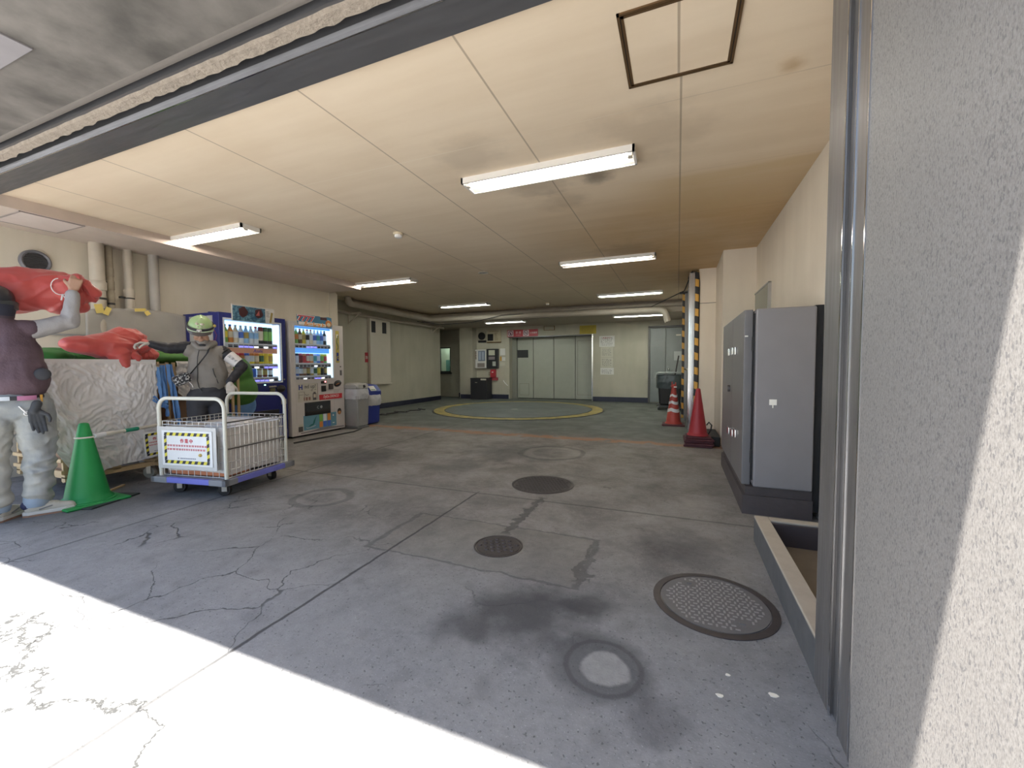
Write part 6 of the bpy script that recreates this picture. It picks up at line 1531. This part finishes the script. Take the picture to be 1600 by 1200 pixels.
# helmet
Mh = Matrix.Translation(B(-.010, 1.500, .045)) @ Matrix((fB.cross(uB).normalized(), fB, (uB-fB*uB.dot(fB)).normalized())).transposed().to_4x4()
t = NT('pale_green_helmet'); n_ = t.noise(22, 5); t.out(t.mix(t.sm(n_, .55, .66), (.40, .56, .26), (.52, .50, .36)), .35); m_hel = t.m
b = MB(); n = 40; k = 14
for j in range(k+1):
    ph = PI/2*j/k
    for i in range(n):
        a = 2*PI*i/n; c_, s_ = math.cos(a), math.sin(a); rx, ry, rz = .106, .128, .125
        rid = .004*max(0, math.cos(a*1-PI/2)**16) if False else .005*(1 if abs(c_*math.cos(ph)) < .10 and j > 3 else 0)+.003*(1 if .2 < abs(c_*math.cos(ph)) < .26 and j > 3 else 0)
        b.v.append(tuple(Mh @ Vector(((rx+rid)*c_*math.cos(ph)**.9, (ry+rid)*s_*math.cos(ph)**.9, (rz+rid)*math.sin(ph)))))
for j in range(k):
    for i in range(n): b.f.append((j*n+i, j*n+(i+1) % n, (j+1)*n+(i+1) % n, (j+1)*n+i)); b.mi.append(0); b.sm.append(True)
hel = build('helmet', b, m_hel, pB, label='pale green hard hat'); md = hel.modifiers.new('s', 'SOLIDIFY'); md.thickness = .004
b = MB()
for i in range(17):
    a = PI*.08+PI*.84*i/16
    for (r0_, z) in ((1.0, .012), (1.0+.30*math.sin(a)**2, -.012), (1.0+.30*math.sin(a)**2, -.018), (1.0, .0)): b.v.append(tuple(Mh @ Vector((.106*math.cos(a)*r0_, .128*math.sin(a)*r0_, z))))
for i in range(16):
    for q in range(4): b.f.append((i*4+q, i*4+(q+1) % 4, i*4+4+(q+1) % 4, i*4+4+q)); b.mi.append(0); b.sm.append(True)
build('brim', b, mat('brim_smoke', (.10, .085, .08), .3), hel)
build('headlamp_strap', MB().lathe([(.110, .016), (.1145, .018), (.1135, .042), (.108, .044)], (0, 0, 0), 40, Mh, 1.20, cap=False), mat('strap_dark', (.035, .035, .04), .5), hel)
build('green_edge', MB().lathe([(.108, -.016), (.1125, -.012), (.1115, .016), (.107, .018)], (0, 0, 0), 40, Mh, 1.20, cap=False), mat('helmet_edge', (.55, .68, .45), .4), hel)
build('headlamp', MB().use(mat('lamp_chrome', (.75, .72, .66), .2, .6)).rbox(-.022, .022, .130, .150, .016, .044, .005, Mh).use(m_swh).ell(Mh @ Vector((0, .152, .03)), .008, 10), None, hel)
b = MB().use(mat('sticker_cream', (.58, .52, .42), .5))
for (x, z, w_) in ((-.018, .086, .022), (.02, .088, .016)): b.ell(Mh @ Vector((x, .098, z-.004)), (w_, .018, .012), 12)
for x in (-.014, .014): b.ell(Mh @ Vector((x, .116, .060)), (.009, .012, .007), 10)
build('stickers', b, None, hel)
build('clip', MB().ell(Mh @ Vector((-.118, .03, .045)), (.014, .014, .016), 10), mat('clip_yellow', (.55, .40, .10), .5), hel)
build('chin_cord', MB().tube([Mh @ Vector((-.108, .04, .02)), Mh @ Vector((-.135, .05, -.05)), Mh @ Vector((-.12, .07, -.10)), Mh @ Vector((-.06, .05, -.12))], .002, 6), mat('cord_red', (.35, .05, .05), .5), hel)

# ---- red bags
t = NT('red_nylon_bag'); n_ = t.noise(3, 5); t.out(t.mix(n_, (.42, .050, .045), (.62, .105, .085)), .42); t.bump(t.noise(70, 3), .1, .003)
t.b.inputs['Sheen Weight'].default_value = .2; m_redbag = t.m
kA = 1.05
def AB(s, z, d=.25): return A(s*kA, 1.1+(z-1.1)*kA, d)
RA = Rb.to_3x3()
mb = MB()
mb.ell(AB(-.04, 1.665), (.28, .17, .165), 28, RA @ Matrix.Rotation(-.16, 3, 'Y')); mb.ell(AB(.12, 1.685), (.22, .16, .15), 24, RA); mb.ell(AB(-.28, 1.60), (.22, .16, .13), 24, RA)
mb.capsule(AB(.22, 1.70, .17), AB(.285, 1.775, .10), .10, .035, 18); mb.capsule(AB(.24, 1.66, .22), AB(.38, 1.665, .22), .105, .030, 18); mb.capsule(AB(.20, 1.60, .24), AB(.31, 1.585, .24), .095, .045, 16)
mb.capsule(AB(.285, 1.775, .12), AB(.39, 1.69, .17), .030, .028, 14)
gp = AB(.285, 1.785, .10)
def foldA(p, n):
    v = p-gp; r = v.length; a = math.atan2(v.z, v.dot(tA))
    return .026*((1-abs(math.sin(a*6.5+noise.noise(p*4)*2.2)))**2)*math.exp(-r*3.6)*min(1, r*9)+.008*ridged(p, (5, 5, 7), 1)+.007*max(0, ridged(p+noise.noise_vector(p*5)*.06, (11, 11, 9), 4))
bagA = single('red_bag', blob(mb, .010, 3, foldA), m_redbag, 'bright red drawstring bag carried high by the man in the purple vest', 'bag')
b = MB()
lp = [AB(.195+.045*math.cos(a), 1.70+.060*math.sin(a), .068) for a in [PI*.55+k*.35 for k in range(13)]]
b.tube(lp, .0035, 6).tube([lp[-1], AB(.255, 1.755, .06)], .0035, 6).tube([AB(.205, 1.645, .065), AB(.20, 1.615, .062), AB(.197, 1.60, .062)], .005, 6).tube([AB(.205, 1.645, .065), AB(.225, 1.60, .065)], .0035, 6)
build('drawstring', b, mat('string_white', (.72, .68, .64), .7), bagA)
mb = MB()
X = -4.98
mb.ell((X, 2.22, 1.305), (.17, .26, .125), 26); mb.ell((X, 2.04, 1.30), (.13, .20, .075), 22, Matrix.Rotation(-.1, 3, 'X')); mb.ell((X, 2.29, 1.375), (.15, .15, .105), 22)
mb.capsule((X+.02, 2.35, 1.31), (X+.16, 2.40, 1.315), .11, .035, 16); mb.capsule((X, 2.40, 1.25), (X+.05, 2.50, 1.215), .10, .035, 16)
mb.capsule((X+.12, 2.20, 1.22), (X+.195, 2.205, 1.125), .085, .020, 16); mb.capsule((X+.10, 2.28, 1.24), (X+.17, 2.30, 1.20), .06, .03, 14)
gq = Vector((X+.16, 2.40, 1.315))
def foldB(p, n):
    v = p-gq; r = v.length; a = math.atan2(v.z, v.y)
    return .024*((1-abs(math.sin(a*7+noise.noise(p*4)*2.)))**2)*math.exp(-r*2.8)*min(1, r*9)+.008*ridged(p, (6, 4, 6), 5)+.007*max(0, ridged(p+noise.noise_vector(p*5)*.06, (10, 9, 12), 4))
single('red_bag', blob(mb, .010, 3, foldB), m_redbag, 'red bag lying on top of the covered cart, held by the worker', 'bag')
